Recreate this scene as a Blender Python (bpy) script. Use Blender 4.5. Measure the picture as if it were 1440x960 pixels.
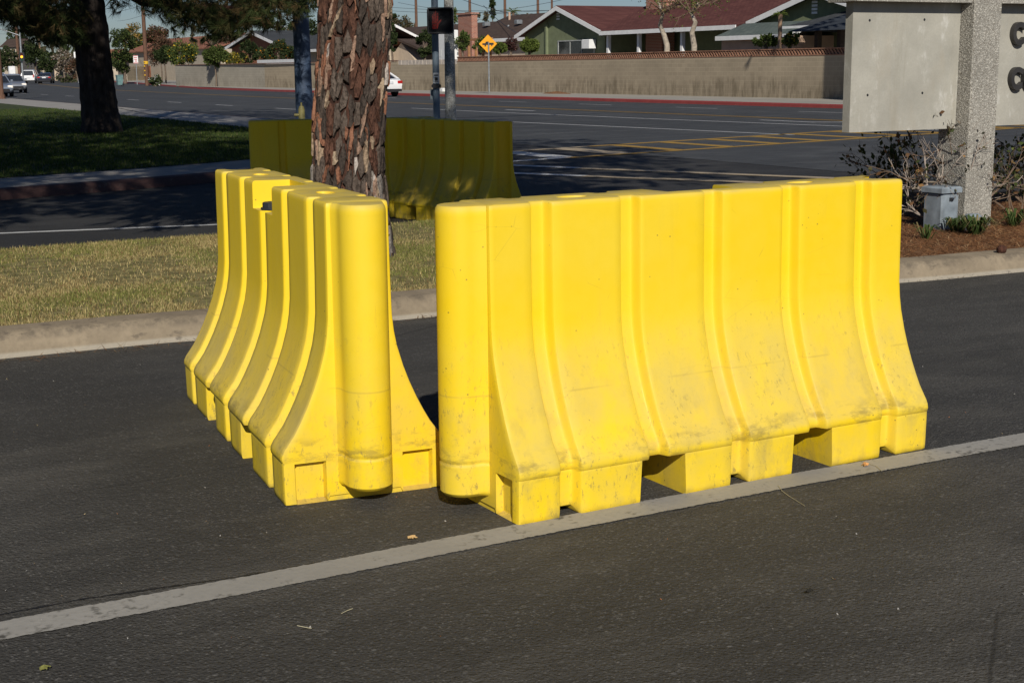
import bpy, bmesh, math, random
import numpy as np
from mathutils import Vector, Matrix
for o in list(bpy.data.objects): bpy.data.objects.remove(o)
scene = bpy.context.scene
COL = scene.collection
PI = math.pi

# ------------------------------------------------------------------ camera, sky, sun, exposure
CF, PIT, ROL, YAW, CH = 2005.02, .190177, -.0103217, .502256, 1.52473
Fv = np.array([math.sin(YAW)*math.cos(PIT), math.cos(YAW)*math.cos(PIT), -math.sin(PIT)])
R0 = np.array([math.cos(YAW), -math.sin(YAW), 0.0]); U0 = np.cross(R0, Fv)
Rv = math.cos(ROL)*R0 + math.sin(ROL)*U0
Uv = -math.sin(ROL)*R0 + math.cos(ROL)*U0
C0 = np.array([0, 0, CH])
cam = bpy.data.cameras.new('camera'); camo = bpy.data.objects.new('camera', cam); COL.objects.link(camo)
cam.sensor_width = 36; cam.lens = CF*36/1440; cam.clip_start = .05; cam.clip_end = 6000
camo.matrix_world = Matrix([[Rv[i], Uv[i], -Fv[i], C0[i]] for i in range(3)] + [[0, 0, 0, 1]])
scene.camera = camo

SUN_EL = math.radians(32); SAZ = math.radians(22.5)          # light travels towards +Y and a little +X
sdir = Vector((math.sin(SAZ)*math.cos(SUN_EL), math.cos(SAZ)*math.cos(SUN_EL), -math.sin(SUN_EL)))
sl = bpy.data.lights.new('sun', 'SUN'); sl.energy = 5.0; sl.angle = math.radians(.53); sl.color = (1, .945, .85)
so = bpy.data.objects.new('sun', sl); COL.objects.link(so); so.rotation_euler = sdir.to_track_quat('-Z', 'Y').to_euler()
world = bpy.data.worlds.new('World'); scene.world = world; world.use_nodes = True
wn = world.node_tree; bg = wn.nodes['Background']
sky = wn.nodes.new('ShaderNodeTexSky'); sky.sky_type = 'NISHITA'; sky.sun_disc = False
sky.sun_elevation = SUN_EL; sky.sun_rotation = PI + SAZ; sky.air_density = 1.0; sky.dust_density = .1; sky.ozone_density = 1.6
tn = wn.nodes.new('ShaderNodeMix'); tn.data_type = 'RGBA'; tn.blend_type = 'MULTIPLY'; tn.inputs[0].default_value = 1; tn.inputs[7].default_value = (.66, .79, 1.07, 1)
wn.links.new(sky.outputs[0], tn.inputs[6]); wn.links.new(tn.outputs[2], bg.inputs[0]); bg.inputs[1].default_value = .05
scene.view_settings.view_transform = 'Standard'; scene.view_settings.look = 'None'
scene.view_settings.exposure = -.22; scene.view_settings.gamma = 1
scene.render.engine = 'CYCLES'

# ------------------------------------------------------------------ helpers
rnd = random.Random(7); nr = np.random.default_rng(7)
def ray(x, y): return Fv*CF + Rv*(x-720) - Uv*(y-480)
def gp(x, y, z=-.08):
    d = ray(x, y); return C0 + d*((z-CH)/d[2])
def ax(x, y, X):
    d = ray(x, y); return C0 + d*(X/d[0])
def ay(x, y, Y):
    d = ray(x, y); return C0 + d*(Y/d[1])
def dp(x, y, depth):
    d = ray(x, y); return C0 + d*(depth/CF)

def M(name, col, rough=.8, var=.2, scale=6., bump=0., bscale=60., metal=0., spec=.3, col2=None, detail=4., stretch=None, emit=None, thresh=None):
    m = bpy.data.materials.new(name); m.use_nodes = True; nt = m.node_tree; N = nt.nodes; Lk = nt.links
    b = N['Principled BSDF']; b.inputs['Roughness'].default_value = rough; b.inputs['Metallic'].default_value = metal
    b.inputs['Specular IOR Level'].default_value = spec
    geo = N.new('ShaderNodeNewGeometry'); pos = geo.outputs['Position']
    if stretch:
        mp = N.new('ShaderNodeMapping'); mp.inputs['Scale'].default_value = stretch; Lk.new(pos, mp.inputs[0]); pos = mp.outputs[0]
    n = N.new('ShaderNodeTexNoise'); n.inputs['Scale'].default_value = scale; n.inputs['Detail'].default_value = detail
    Lk.new(pos, n.inputs['Vector'])
    r = N.new('ShaderNodeValToRGB'); Lk.new(n.outputs[0], r.inputs[0])
    c1 = [max(0, c*(1-var)) for c in col]; c2 = list(col2) if col2 else [min(1, c*(1+var)) for c in col]
    lo, hi = thresh or (.32, .68)
    r.color_ramp.elements[0].position = lo; r.color_ramp.elements[1].position = hi
    r.color_ramp.elements[0].color = (*c1, 1); r.color_ramp.elements[1].color = (*c2, 1)
    Lk.new(r.outputs[0], b.inputs['Base Color'])
    if bump:
        n2 = N.new('ShaderNodeTexNoise'); n2.inputs['Scale'].default_value = bscale; n2.inputs['Detail'].default_value = 3
        Lk.new(pos, n2.inputs['Vector'])
        bp = N.new('ShaderNodeBump'); bp.inputs['Strength'].default_value = bump; bp.inputs['Distance'].default_value = .02
        Lk.new(n2.outputs[0], bp.inputs['Height']); Lk.new(bp.outputs[0], b.inputs['Normal'])
    if emit:
        b.inputs['Emission Color'].default_value = (*emit[:3], 1); b.inputs['Emission Strength'].default_value = emit[3]
    return m
class NT:                                                     # small node helper
    def __init__(s, name, rough=.7, spec=.3):
        s.m = bpy.data.materials.new(name); s.m.use_nodes = True; s.t = s.m.node_tree; s.N = s.t.nodes; s.L = s.t.links
        s.b = s.N['Principled BSDF']; s.b.inputs['Roughness'].default_value = rough; s.b.inputs['Specular IOR Level'].default_value = spec
        s.geo = s.N.new('ShaderNodeNewGeometry'); s.pos = s.geo.outputs['Position']
        x = s.N.new('ShaderNodeSeparateXYZ'); s.L.new(s.pos, x.inputs[0]); s.xyz = x.outputs
        x = s.N.new('ShaderNodeSeparateXYZ'); s.L.new(s.geo.outputs['Normal'], x.inputs[0]); s.nxyz = x.outputs
    def put(s, sock, v):
        if hasattr(v, 'is_linked') or hasattr(v, 'links'): s.L.new(v, sock)
        elif isinstance(v, (tuple, list)): sock.default_value = (*v, 1) if len(v) == 3 and len(sock.default_value) == 4 else v
        else: sock.default_value = v
    def noise(s, scale, detail=4, stretch=None, rough=.5, dist=0):
        p = s.pos
        if stretch:
            mp = s.N.new('ShaderNodeMapping'); mp.inputs['Scale'].default_value = stretch; s.L.new(p, mp.inputs[0]); p = mp.outputs[0]
        n = s.N.new('ShaderNodeTexNoise'); n.inputs['Scale'].default_value = scale; n.inputs['Detail'].default_value = detail
        n.inputs['Roughness'].default_value = rough; n.inputs['Distortion'].default_value = dist
        s.L.new(p, n.inputs['Vector']); return n.outputs[0]
    def voro(s, scale, feature='F1', out='Distance', stretch=None):
        p = s.pos
        if stretch:
            mp = s.N.new('ShaderNodeMapping'); mp.inputs['Scale'].default_value = stretch; s.L.new(p, mp.inputs[0]); p = mp.outputs[0]
        n = s.N.new('ShaderNodeTexVoronoi'); n.feature = feature; n.inputs['Scale'].default_value = scale
        s.L.new(p, n.inputs['Vector']); return n.outputs[out]
    def rng(s, v, a, b, c=0, d=1):
        n = s.N.new('ShaderNodeMapRange'); n.clamp = True
        for k, q in zip((0, 1, 2, 3, 4), (v, a, b, c, d)): s.put(n.inputs[k], q)
        return n.outputs[0]
    def math(s, op, a, b=0):
        n = s.N.new('ShaderNodeMath'); n.operation = op; s.put(n.inputs[0], a); s.put(n.inputs[1], b); return n.outputs[0]
    def mix(s, f, a, b):
        n = s.N.new('ShaderNodeMix'); n.data_type = 'RGBA'; s.put(n.inputs['Factor'], f); s.put(n.inputs['A'], a) if False else None
        s.put(n.inputs[6], a); s.put(n.inputs[7], b); return n.outputs[2]
    def bump(s, h, strength=.4, dist=.01):
        n = s.N.new('ShaderNodeBump'); n.inputs['Strength'].default_value = strength; n.inputs['Distance'].default_value = dist
        s.put(n.inputs['Height'], h); s.L.new(n.outputs[0], s.b.inputs['Normal'])
    def base(s, c): s.put(s.b.inputs['Base Color'], c); return s.m

def tag(o, label=None, cat=None, group=None, kind=None):
    if label: o['label'] = label
    if cat: o['category'] = cat
    if group: o['group'] = group
    if kind: o['kind'] = kind
    return o
def empty(name, loc=(0, 0, 0), rz=0, label=None, cat=None, group=None):
    o = bpy.data.objects.new(name, None); COL.objects.link(o); o.location = loc; o.rotation_euler = (0, 0, rz); o.empty_display_size = .1
    return tag(o, label, cat, group)
def link_mesh(name, me, mat, parent=None, smooth=0):
    o = bpy.data.objects.new(name, me); COL.objects.link(o)
    if mat and not me.materials:
        for q in (mat if isinstance(mat, (list, tuple)) else [mat]): me.materials.append(q)
    if parent is not None: o.parent = parent
    if smooth:
        me.polygons.foreach_set('use_smooth', [True]*len(me.polygons)); me.set_sharp_from_angle(angle=math.radians(smooth))
    return o
class MB:
    def __init__(s): s.v = []; s.f = []
    def add(s, vs, fs):
        n = len(s.v); s.v += [tuple(map(float, q)) for q in vs]; s.f += [tuple(i+n for i in q) for q in fs]; return s
    def box(s, a, b, taper=0):
        (x0, y0, z0), (x1, y1, z1) = a, b; t = taper
        return s.add([(x0, y0, z0), (x1, y0, z0), (x1, y1, z0), (x0, y1, z0), (x0+t, y0+t, z1), (x1-t, y0+t, z1), (x1-t, y1-t, z1), (x0+t, y1-t, z1)],
                     [(0, 3, 2, 1), (4, 5, 6, 7), (0, 1, 5, 4), (1, 2, 6, 5), (2, 3, 7, 6), (3, 0, 4, 7)])
    def bbox(s, c, sx, sy, sz, bev=.02):                      # box with chamfered vertical & top edges, centre of base c
        x, y, z = c; hx, hy = sx/2, sy/2; b = min(bev, hx*.9, hy*.9)
        ring = lambda i, zz: [(x-hx+i+b, y-hy+i, zz), (x+hx-i-b, y-hy+i, zz), (x+hx-i, y-hy+i+b, zz), (x+hx-i, y+hy-i-b, zz), (x+hx-i-b, y+hy-i, zz), (x-hx+i+b, y+hy-i, zz), (x-hx+i, y+hy-i-b, zz), (x-hx+i, y-hy+i+b, zz)]
        return s.loft([ring(0, z), ring(0, z+sz-b), ring(b, z+sz)])
    def loft(s, rings, cap=True, closed=True):
        n = len(rings[0]); vs = [p for r in rings for p in r]; fs = []
        for k in range(len(rings)-1):
            for i in range(n if closed else n-1):
                j = (i+1) % n; fs.append((k*n+i, k*n+j, (k+1)*n+j, (k+1)*n+i))
        if cap: fs += [tuple(range(n))[::-1], tuple((len(rings)-1)*n+i for i in range(n))]
        return s.add(vs, fs)
    def tube(s, pts, rs, n=8, cap=True):
        pts = [Vector(p) for p in pts]; rings = []
        if not isinstance(rs, (list, tuple)): rs = [rs]*len(pts)
        ref = None
        for i, p in enumerate(pts):
            t = (pts[min(i+1, len(pts)-1)] - pts[max(i-1, 0)]).normalized()
            if ref is None: ref = Vector((1, 0, 0)) if abs(t.x) < .9 else Vector((0, 1, 0))
            a = t.cross(ref).normalized(); b = t.cross(a).normalized(); ref = b.cross(t)*-1 if False else ref
            rings.append([tuple(p + (a*math.cos(q) + b*math.sin(q))*rs[i]) for q in [2*PI*k/n for k in range(n)]])
        return s.loft(rings, cap)
    def prism(s, poly, d):                                    # poly: list of 3D points, extruded by vector d
        n = len(poly); d = np.array(d, float)
        return s.add(list(poly) + [tuple(np.array(p)+d) for p in poly], [tuple(range(n))[::-1], tuple(range(n, 2*n))] + [(i, (i+1) % n, n+(i+1) % n, n+i) for i in range(n)])
    def build(s, name, mat, parent=None, smooth=0, local=True):
        vs = s.v
        if parent is not None and local:
            # vertices are given in world coordinates: bring them into the parent's frame
            p = parent; mats = []
            mw = Matrix.Identity(4)
            while p is not None: mw = p.matrix_basis @ mw; p = p.parent
            mi = mw.inverted(); vs = [tuple(mi @ Vector(q)) for q in vs]
        me = bpy.data.meshes.new(name); me.from_pydata(vs, [], s.f); me.validate()
        bm = bmesh.new(); bm.from_mesh(me); bmesh.ops.recalc_face_normals(bm, faces=bm.faces); bm.to_mesh(me); bm.free()
        return link_mesh(name, me, mat, parent, smooth)
def basis(o): o.matrix_basis = Matrix.Translation(o.location) @ o.rotation_euler.to_matrix().to_4x4(); return o
def tris(name, V, mat, parent=None, cols=None, mi=None):      # V: (n,3,3) array of triangles
    n = len(V); me = bpy.data.meshes.new(name); me.vertices.add(n*3); me.loops.add(n*3); me.polygons.add(n)
    me.vertices.foreach_set('co', np.asarray(V, np.float32).ravel()); me.loops.foreach_set('vertex_index', np.arange(n*3, dtype=np.int32))
    me.polygons.foreach_set('loop_start', np.arange(n, dtype=np.int32)*3)
    if cols is not None:
        a = me.color_attributes.new('tint', 'FLOAT_COLOR', 'POINT'); c = np.ones((n, 3, 4), np.float32); c[:, :, :3] = np.asarray(cols)[:, None, :]
        a.data.foreach_set('color', c.ravel())
    mats = mat if isinstance(mat, (list, tuple)) else [mat]
    for q in mats: me.materials.append(q)
    if mi is not None: me.polygons.foreach_set('material_index', np.asarray(mi, np.int32))
    me.update(calc_edges=True)
    o = bpy.data.objects.new(name, me); COL.objects.link(o)
    if parent is not None: o.parent = parent
    return o
def tint_mat(name, rough=.85, spec=.15, trans=0):
    t = NT(name, rough, spec); a = t.N.new('ShaderNodeAttribute'); a.attribute_name = 'tint'
    t.base(a.outputs['Color'])
    if trans:
        tr = t.N.new('ShaderNodeBsdfTranslucent'); t.L.new(a.outputs['Color'], tr.inputs[0])
        mx = t.N.new('ShaderNodeMixShader'); mx.inputs[0].default_value = trans
        t.L.new(t.b.outputs[0], mx.inputs[1]); t.L.new(tr.outputs[0], mx.inputs[2]); t.L.new(mx.outputs[0], t.N['Material Output'].inputs[0])
    return t.m
def sheet(name, poly, z, mat, parent=None):
    me = bpy.data.meshes.new(name); bm = bmesh.new(); vs = [bm.verts.new((p[0], p[1], p[2] if len(p) > 2 else z)) for p in poly]
    f = bm.faces.new(vs); f.normal_update()
    if f.normal.z < 0: bmesh.ops.reverse_faces(bm, faces=[f])
    bmesh.ops.triangulate(bm, faces=bm.faces); bm.to_mesh(me); bm.free()
    return link_mesh(name, me, mat, parent)
def offset_line(pts, d):
    out = []; P = [Vector(p[:2]) for p in pts]
    for i, p in enumerate(P):
        t = (P[min(i+1, len(P)-1)] - P[max(i-1, 0)]).normalized(); out.append((p.x - t.y*d, p.y + t.x*d))
    return out
def smooth_line(pts, n=4):
    P = [np.array(p, float) for p in pts]; out = []
    for i in range(len(P)-1):
        a, b, c, d = P[max(i-1, 0)], P[i], P[i+1], P[min(i+2, len(P)-1)]
        for k in range(n):
            t = k/n; out.append(tuple(.5*((2*b)+(c-a)*t+(2*a-5*b+4*c-d)*t*t+(3*b-a-3*c+d)*t**3)))
    out.append(tuple(P[-1])); return out
def sweep(name, line, prof, mat, smooth=0):                   # prof: (offset to the left, z)
    m = MB(); cols = [offset_line(line, o) for o, z in prof]
    rings = [[(cols[k][i][0], cols[k][i][1], prof[k][1]) for k in range(len(prof))] for i in range(len(line))]
    m.loft(rings, True, True); return m.build(name, mat, None, smooth)
def struct(o): o['kind'] = 'structure'; return o

# ------------------------------------------------------------------ materials
def asphalt(name, c, spk=.5, streak=None, patchy=.35):
    t = NT(name, .82, .25)
    big = t.noise(.55, 5, streak); fine = t.noise(90, 3); grain = t.voro(110, 'F1', 'Color'); gd = t.voro(110)
    g = t.N.new('ShaderNodeSeparateColor'); t.L.new(grain, g.inputs[0])
    stone = t.math('MULTIPLY', t.rng(g.outputs[0], .70, .96), t.rng(gd, .55, .25))
    dark = t.rng(g.outputs[1], .25, .05)
    base = t.mix(t.rng(big, .3, .7), [q*(1-patchy) for q in c], [q*(1+patchy*.7) for q in c])
    base = t.mix(t.rng(fine, .35, .65, 0, .55), base, [q*.55 for q in c])
    base = t.mix(t.math('MULTIPLY', dark, .5), base, [q*.4 for q in c])
    base = t.mix(t.math('MULTIPLY', stone, spk), base, [q*2.7+.015 for q in c])
    base = t.mix(t.rng(t.noise(3.6, 6, (.55, 1, 1), .7), .36, .64, 0, .55), base, [q*.62 for q in c])
    blot = t.rng(t.noise(2.3, 6, (1, .45, 1), .62), .58, .70, 0, .5)
    base = t.mix(blot, base, [q*.5 for q in c])
    dust = t.rng(t.noise(1.1, 6, (.5, 1.3, 1), .65), .5, .72, 0, .5)
    base = t.mix(dust, base, (c[0]*1.9, c[1]*1.85, c[2]*1.75))
    g2 = t.voro(48, 'F1', 'Color'); gg = t.N.new('ShaderNodeSeparateColor'); t.L.new(g2, gg.inputs[0]); g2d = t.voro(48)
    base = t.mix(t.math('MULTIPLY', t.math('MULTIPLY', t.rng(gg.outputs[0], .80, .97), t.rng(g2d, .5, .2)), spk*.8), base, [q*2.3+.01 for q in c])
    oil = t.math('MULTIPLY', t.rng(t.voro(.9), .20, .05), t.rng(t.noise(14, 4), .35, .6)); base = t.mix(t.math('MULTIPLY', oil, .55), base, [q*.35 for q in c])
    tyre = t.rng(t.noise(1.5, 3, (.06, 1, 1), .5), .52, .66, 0, .35); base = t.mix(tyre, base, [q*.6 for q in c])
    vor = t.voro(.33, 'DISTANCE_TO_EDGE'); crk = t.math('MULTIPLY', t.rng(vor, .0022, .0006), t.rng(t.noise(.8, 2), .48, .52))
    base = t.mix(t.math('MULTIPLY', crk, .6), base, [q*.3 for q in c])
    t.bump(t.math('ADD', t.math('ADD', t.math('MULTIPLY', gd, -.6), fine), t.math('MULTIPLY', g2d, -.6)), .75, .008)
    return t.base(base)
m_asph = asphalt('asphalt_near', (.071, .068, .0625), .6, None, .40)
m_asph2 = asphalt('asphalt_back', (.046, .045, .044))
m_road = asphalt('asphalt_main_road', (.074, .077, .080), .3, (1, .12, 1), .25)

def paint(name, c, under, wear=.5):
    t = NT(name, .7, .3); n = t.noise(9, 6, None, .7); n2 = t.noise(45, 4); n3 = t.noise(2.2, 3)
    w = t.rng(t.math('ADD', t.math('ADD', t.math('MULTIPLY', n, .55), t.math('MULTIPLY', n2, .35)), t.math('MULTIPLY', n3, .25)), .58+.15*(1-wear), .70+.12*(1-wear))
    base = t.mix(t.rng(n3, .3, .7), [q*.8 for q in c], c)
    base = t.mix(t.rng(n2, .4, .7, 0, .4), base, [q*.7 for q in c])
    t.bump(n2, .3, .004)
    return t.base(t.mix(w, base, under))
m_line = paint('line_paint_worn', (.35, .335, .305), (.085, .08, .07), .7)
m_white = paint('road_paint_white', (.56, .56, .55), (.12, .12, .12), .4)
m_yel = paint('road_paint_yellow', (.42, .25, .045), (.12, .10, .07), .7)
m_tan = paint('road_paint_beige', (.45, .36, .24), (.13, .11, .09), .6)

def concrete(name, c, stain=.5, scale=1., spk=0, zstain=None):
    t = NT(name, .85, .25); a = t.noise(2.2*scale, 6, None, .62); b = t.noise(26*scale, 4); d = t.noise(7*scale, 5, (1, 1, .4), .6)
    base = t.mix(t.rng(a, .3, .7), [q*.82 for q in c], [q*1.12 for q in c])
    base = t.mix(t.rng(b, .35, .7, 0, .3), base, [q*.68 for q in c])
    base = t.mix(t.rng(d, .56, .72, 0, stain), base, (c[0]*.36, c[1]*.34, c[2]*.32))
    h = b
    if spk:
        v = t.voro(spk, 'F1', 'Color'); g = t.N.new('ShaderNodeSeparateColor'); t.L.new(v, g.inputs[0]); vd = t.voro(spk)
        base = t.mix(t.math('MULTIPLY', t.rng(g.outputs[0], .35, .75), t.rng(vd, .6, .3)), base, [min(.85, q*1.9) for q in c])
        base = t.mix(t.math('MULTIPLY', t.rng(g.outputs[1], .72, .85), t.rng(vd, .6, .3)), base, (c[0]*.38, c[1]*.33, c[2]*.28))
        h = vd; t.bump(vd, .45, .012)
    else: t.bump(b, .35, .006)
    return t.base(base)
def kerbmat():
    t = NT('kerb_concrete', .9, .2); c = (.29, .235, .165); a = t.noise(3, 6, None, .65); b = t.noise(30, 4); d = t.noise(9, 6, (1, 1, 1), .7)
    base = t.mix(t.rng(a, .3, .7), [q*.72 for q in c], [q*1.12 for q in c]); base = t.mix(t.rng(b, .4, .7, 0, .35), base, [q*.6 for q in c])
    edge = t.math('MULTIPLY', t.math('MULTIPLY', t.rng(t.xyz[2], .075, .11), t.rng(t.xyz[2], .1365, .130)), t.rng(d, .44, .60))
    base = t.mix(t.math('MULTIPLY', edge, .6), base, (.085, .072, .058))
    base = t.mix(t.rng(t.noise(1.3, 5, None, .6), .45, .65, 0, .4), base, [q*.72 for q in c])
    base = t.mix(t.rng(t.xyz[2], .034, .02, 0, .55), base, (.42, .39, .33))
    base = t.mix(t.rng(t.noise(5.5, 6, (1, 1, 2), .7), .60, .68, 0, .6), base, (.09, .075, .06))
    t.bump(t.math('ADD', b, t.math('MULTIPLY', d, .6)), .5, .008); return t.base(base)
m_kerb = kerbmat()
m_redk = paint('kerb_paint_red_shaded', (.085, .045, .04), (.13, .11, .095), .6)  # red kerb colour darkened to stand in for shade
m_walk = concrete('sidewalk_concrete', (.33, .31, .28), .3, .5)
m_walkfar = concrete('sidewalk_far', (.36, .335, .29), .15, .25)
def panelmat():
    t = NT('sign_panel_concrete', .88, .2); c = (.385, .37, .32); a = t.noise(2.6, 6, None, .62); b = t.noise(60, 4); d = t.noise(11, 6, (1, 1, .5), .7)
    base = t.mix(t.rng(a, .3, .7), [q*.80 for q in c], [q*1.10 for q in c]); base = t.mix(t.rng(b, .4, .7, 0, .22), base, [q*.7 for q in c])
    base = t.mix(t.math('MULTIPLY', t.rng(d, .54, .66, 0, .6), t.rng(a, .45, .6)), base, (.56, .55, .51))
    base = t.mix(t.rng(t.noise(6, 5, (1, 1, .12), .65), .55, .75, 0, .38), base, (c[0]*.62, c[1]*.58, c[2]*.5))
    base = t.mix(t.rng(t.noise(3.1, 4, (1, 1, .3)), .6, .75, 0, .35), base, (.40, .33, .23))
    t.bump(t.math('ADD', b, d), .25, .006); return t.base(base)
m_panel = panelmat()
m_aggr = concrete('exposed_aggregate', (.30, .285, .25), .2, 1, 95)
m_polec = concrete('pole_concrete', (.30, .30, .28), .3, 2, 45)

def yellow():
    t = NT('barrier_yellow_plastic', .46, .35)
    z = t.xyz[2]; up = t.nxyz[2]
    c = (.88, .605, .010); y2 = (.85, .61, .028)
    base = t.mix(t.rng(t.noise(2.5, 4), .35, .65), c, y2)
    # dust and grime that has settled on the flat tops
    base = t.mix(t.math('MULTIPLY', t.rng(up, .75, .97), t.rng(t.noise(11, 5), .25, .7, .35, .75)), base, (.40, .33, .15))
    low = t.rng(z, .62, .25)
    dusty = t.math('MULTIPLY', t.math('MULTIPLY', low, t.rng(t.noise(5, 6, None, .65), .38, .72)), .38)
    base = t.mix(dusty, base, (.52, .40, .13))
    # dust settled on the sloping flare
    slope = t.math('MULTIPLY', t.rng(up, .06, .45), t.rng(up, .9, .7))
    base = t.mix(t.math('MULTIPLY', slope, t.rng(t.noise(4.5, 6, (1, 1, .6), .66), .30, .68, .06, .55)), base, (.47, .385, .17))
    # fine scuffs
    sc = t.math('MULTIPLY', t.rng(t.noise(58, 6, (1, 1, .42), .78, .25), .56, .66), t.rng(t.noise(3.1, 5), .38, .6))
    base = t.mix(t.math('MULTIPLY', t.math('MULTIPLY', sc, t.rng(z, .72, .30, .05, 1)), .72), base, (.24, .185, .07))
    smg = t.math('MULTIPLY', t.rng(t.noise(8, 6, (1, 1, .55), .7), .54, .72), t.rng(z, .62, .22, 0, 1))
    base = t.mix(t.math('MULTIPLY', smg, .42), base, (.36, .28, .10))
    scr = t.math('MULTIPLY', t.rng(t.voro(4.2, 'DISTANCE_TO_EDGE', 'Distance', (1, 1, 2.2)), .006, .002), t.rng(t.noise(6, 3), .60, .66))
    base = t.mix(t.math('MULTIPLY', scr, .22), base, (.16, .12, .05))
    # dark rubs along the foot's lip
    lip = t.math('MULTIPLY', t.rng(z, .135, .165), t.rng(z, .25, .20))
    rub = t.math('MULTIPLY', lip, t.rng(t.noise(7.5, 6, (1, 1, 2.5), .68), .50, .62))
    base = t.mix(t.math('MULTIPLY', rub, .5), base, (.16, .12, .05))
    seam = t.math('MULTIPLY', t.math('MULTIPLY', t.rng(z, .408, .412), t.rng(z, .418, .414)), t.rng(t.noise(3, 3), .5, .56)); base = t.mix(t.math('MULTIPLY', seam, .3), base, (.35, .25, .06))
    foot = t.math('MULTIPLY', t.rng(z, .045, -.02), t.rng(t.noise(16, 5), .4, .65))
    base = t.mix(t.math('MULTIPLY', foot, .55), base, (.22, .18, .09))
    speck = t.math('MULTIPLY', t.rng(t.voro(26), .10, .05), t.rng(t.noise(4, 2), .56, .62))
    base = t.mix(t.math('MULTIPLY', speck, .75), base, (.13, .09, .04))
    streak = t.rng(t.noise(9, 5, (1, 1, .07), .6), .6, .78, 0, .22)
    base = t.mix(streak, base, (.62, .42, .05))
    t.L.new(t.rng(t.noise(20, 4), .3, .7, .5, .72), t.b.inputs['Roughness'])
    t.bump(t.math('ADD', t.noise(3.2, 2), t.math('MULTIPLY', t.noise(60, 3), .06)), .25, .012)
    t.b.inputs['Subsurface Weight'].default_value = 0
    return t.base(base)
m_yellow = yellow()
m_black = M('black_rubber', (.018, .018, .02), .6)
m_dark = M('dark_metal', (.025, .027, .03), .5, spec=.4)
m_steel = M('galvanised_steel', (.34, .36, .37), .45, metal=.6, bump=.05)
m_bluepole = M('pole_paint_blue', (.04, .062, .105), .6, .25, 3, .1, 30, spec=.4)
m_greenpole = M('pole_paint_slate', (.12, .16, .20), .5, .2, 3, .1, 30, spec=.4)
m_wood = M('weathered_wood', (.13, .07, .045), .85, .35, 6, .3, 30, stretch=(6, 6, .6))
m_wht = M('white_trim', (.78, .78, .77), .55, .06, 3)
m_soil = M('soil', (.12, .085, .05), .95, .4, 5, .6, 40)
m_blade = tint_mat('grass_blades', .9, .1, .25)
m_needle = tint_mat('fallen_needles', .9, .1)
m_leafm = tint_mat('foliage_leaves', .75, .2, .2)

# ------------------------------------------------------------------ setting
ZB = -.08
struct(sheet('ground', [(-900, -300), (1500, -300), (1500, 2500), (-900, 2500)], -.14, M('dry_ground', (.16, .13, .09), .95, .3, .2)))
struct(sheet('front_driveway', [(-40, -25), (13, -25), (13, 8.3), (-40, 8.3)], 0, m_asph))
struct(sheet('back_driveway', [(-40, 8.3), (15.2, 8.3), (15.2, 36), (-40, 36)], ZB-.004, m_asph2))
struct(sheet('main_road', [(14.8, -80), (35.8, -80), (35.8, 100), (38, 130), (46, 180), (54, 235), (80, 400), (120, 620), (60, 620), (14.8, 180)], ZB, m_road))

# front median
kl_all = smooth_line([(-16, 7.97), (-6, 7.96), (1.2, 7.96), (2.4, 7.91), (3.8, 7.9), (5.4, 7.72), (7.15, 7.40), (8.35, 7.31), (11.5, 7.15), (12.6, 7.3), (13.2, 8.2), (13.2, 10), (12.4, 11.3), (11, 11.7), (8, 11.8), (5.3, 11.8), (1.8, 12.0), (-6, 12.0), (-16, 12.0)], 6)
kl = kl_all[:66]
for ks in range(0, len(kl)-1, 9):
    kseg = [tuple(q) for q in kl[ks:ks+10]]; a_, b_ = Vector(kseg[-2]), Vector(kseg[-1]); kseg[-1] = tuple(b_-(b_-a_).normalized()*.010)
    struct(sweep('median_kerb', kseg, [(0, -.1), (.012, .02), (.045, .105), (.075, .128), (.11, .135), (.26, .138), (.26, -.1)], m_kerb, 40))
inner = offset_line(kl_all, .255); inner = [(p[0], 12.05) if (p[1] > 11.3 and p[0] < 11.5) else p for p in inner]
m_turf = M('dry_turf', (.16, .15, .052), .95, .35, 9, .7, 60, col2=(.28, .235, .10))
m_mulch = M('needle_mulch', (.17, .082, .038), .95, .4, 14, .8, 70, col2=(.30, .155, .075))
gi = [p for p in inner if p[0] < 6.6]; mi_ = [p for p in inner if p[0] >= 6.6]
k0 = next(i for i, p in enumerate(inner) if p[0] >= 6.6); k1 = max(i for i, p in enumerate(inner) if p[0] >= 6.6)
struct(sheet('median_turf', inner[:k0+1] + [(inner[k0][0], inner[k1][1])] + inner[k1+1:], .118, m_turf))
struct(sheet('mulch_bed', inner[k0:k1+1] + [(inner[k0][0], inner[k1][1])], .124, m_mulch))

# far side of the back driveway: kerb, sidewalk, lawn
fl = smooth_line([(-30, 15.8), (-15, 16.2), (-5, 17.2), (0, 18.2), (3.05, 19.15), (6.2, 20.3), (9, 21.9), (11.5, 24.3), (13.5, 27.6), (14.5, 31), (14.75, 36), (14.78, 60), (14.78, 90), (14.78, 330)], 5)
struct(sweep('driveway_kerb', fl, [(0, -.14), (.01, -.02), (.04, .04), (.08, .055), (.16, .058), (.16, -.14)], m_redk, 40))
fin = offset_line(fl, .155)
struct(sheet('sidewalk', fin + [(-30, 330)], .052, m_walk))
law = smooth_line([(-30, 17.9), (-15, 18.4), (-5, 19.2), (0, 20.1), (3.4, 21.15), (7.67, 23.0), (10, 25.5), (11.4, 29.5), (11.9, 36), (11.95, 60), (11.95, 330)], 4)
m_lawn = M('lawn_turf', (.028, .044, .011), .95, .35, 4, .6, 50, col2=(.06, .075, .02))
struct(sheet('lawn', law + [(-30, 330)], .060, m_lawn))

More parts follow.
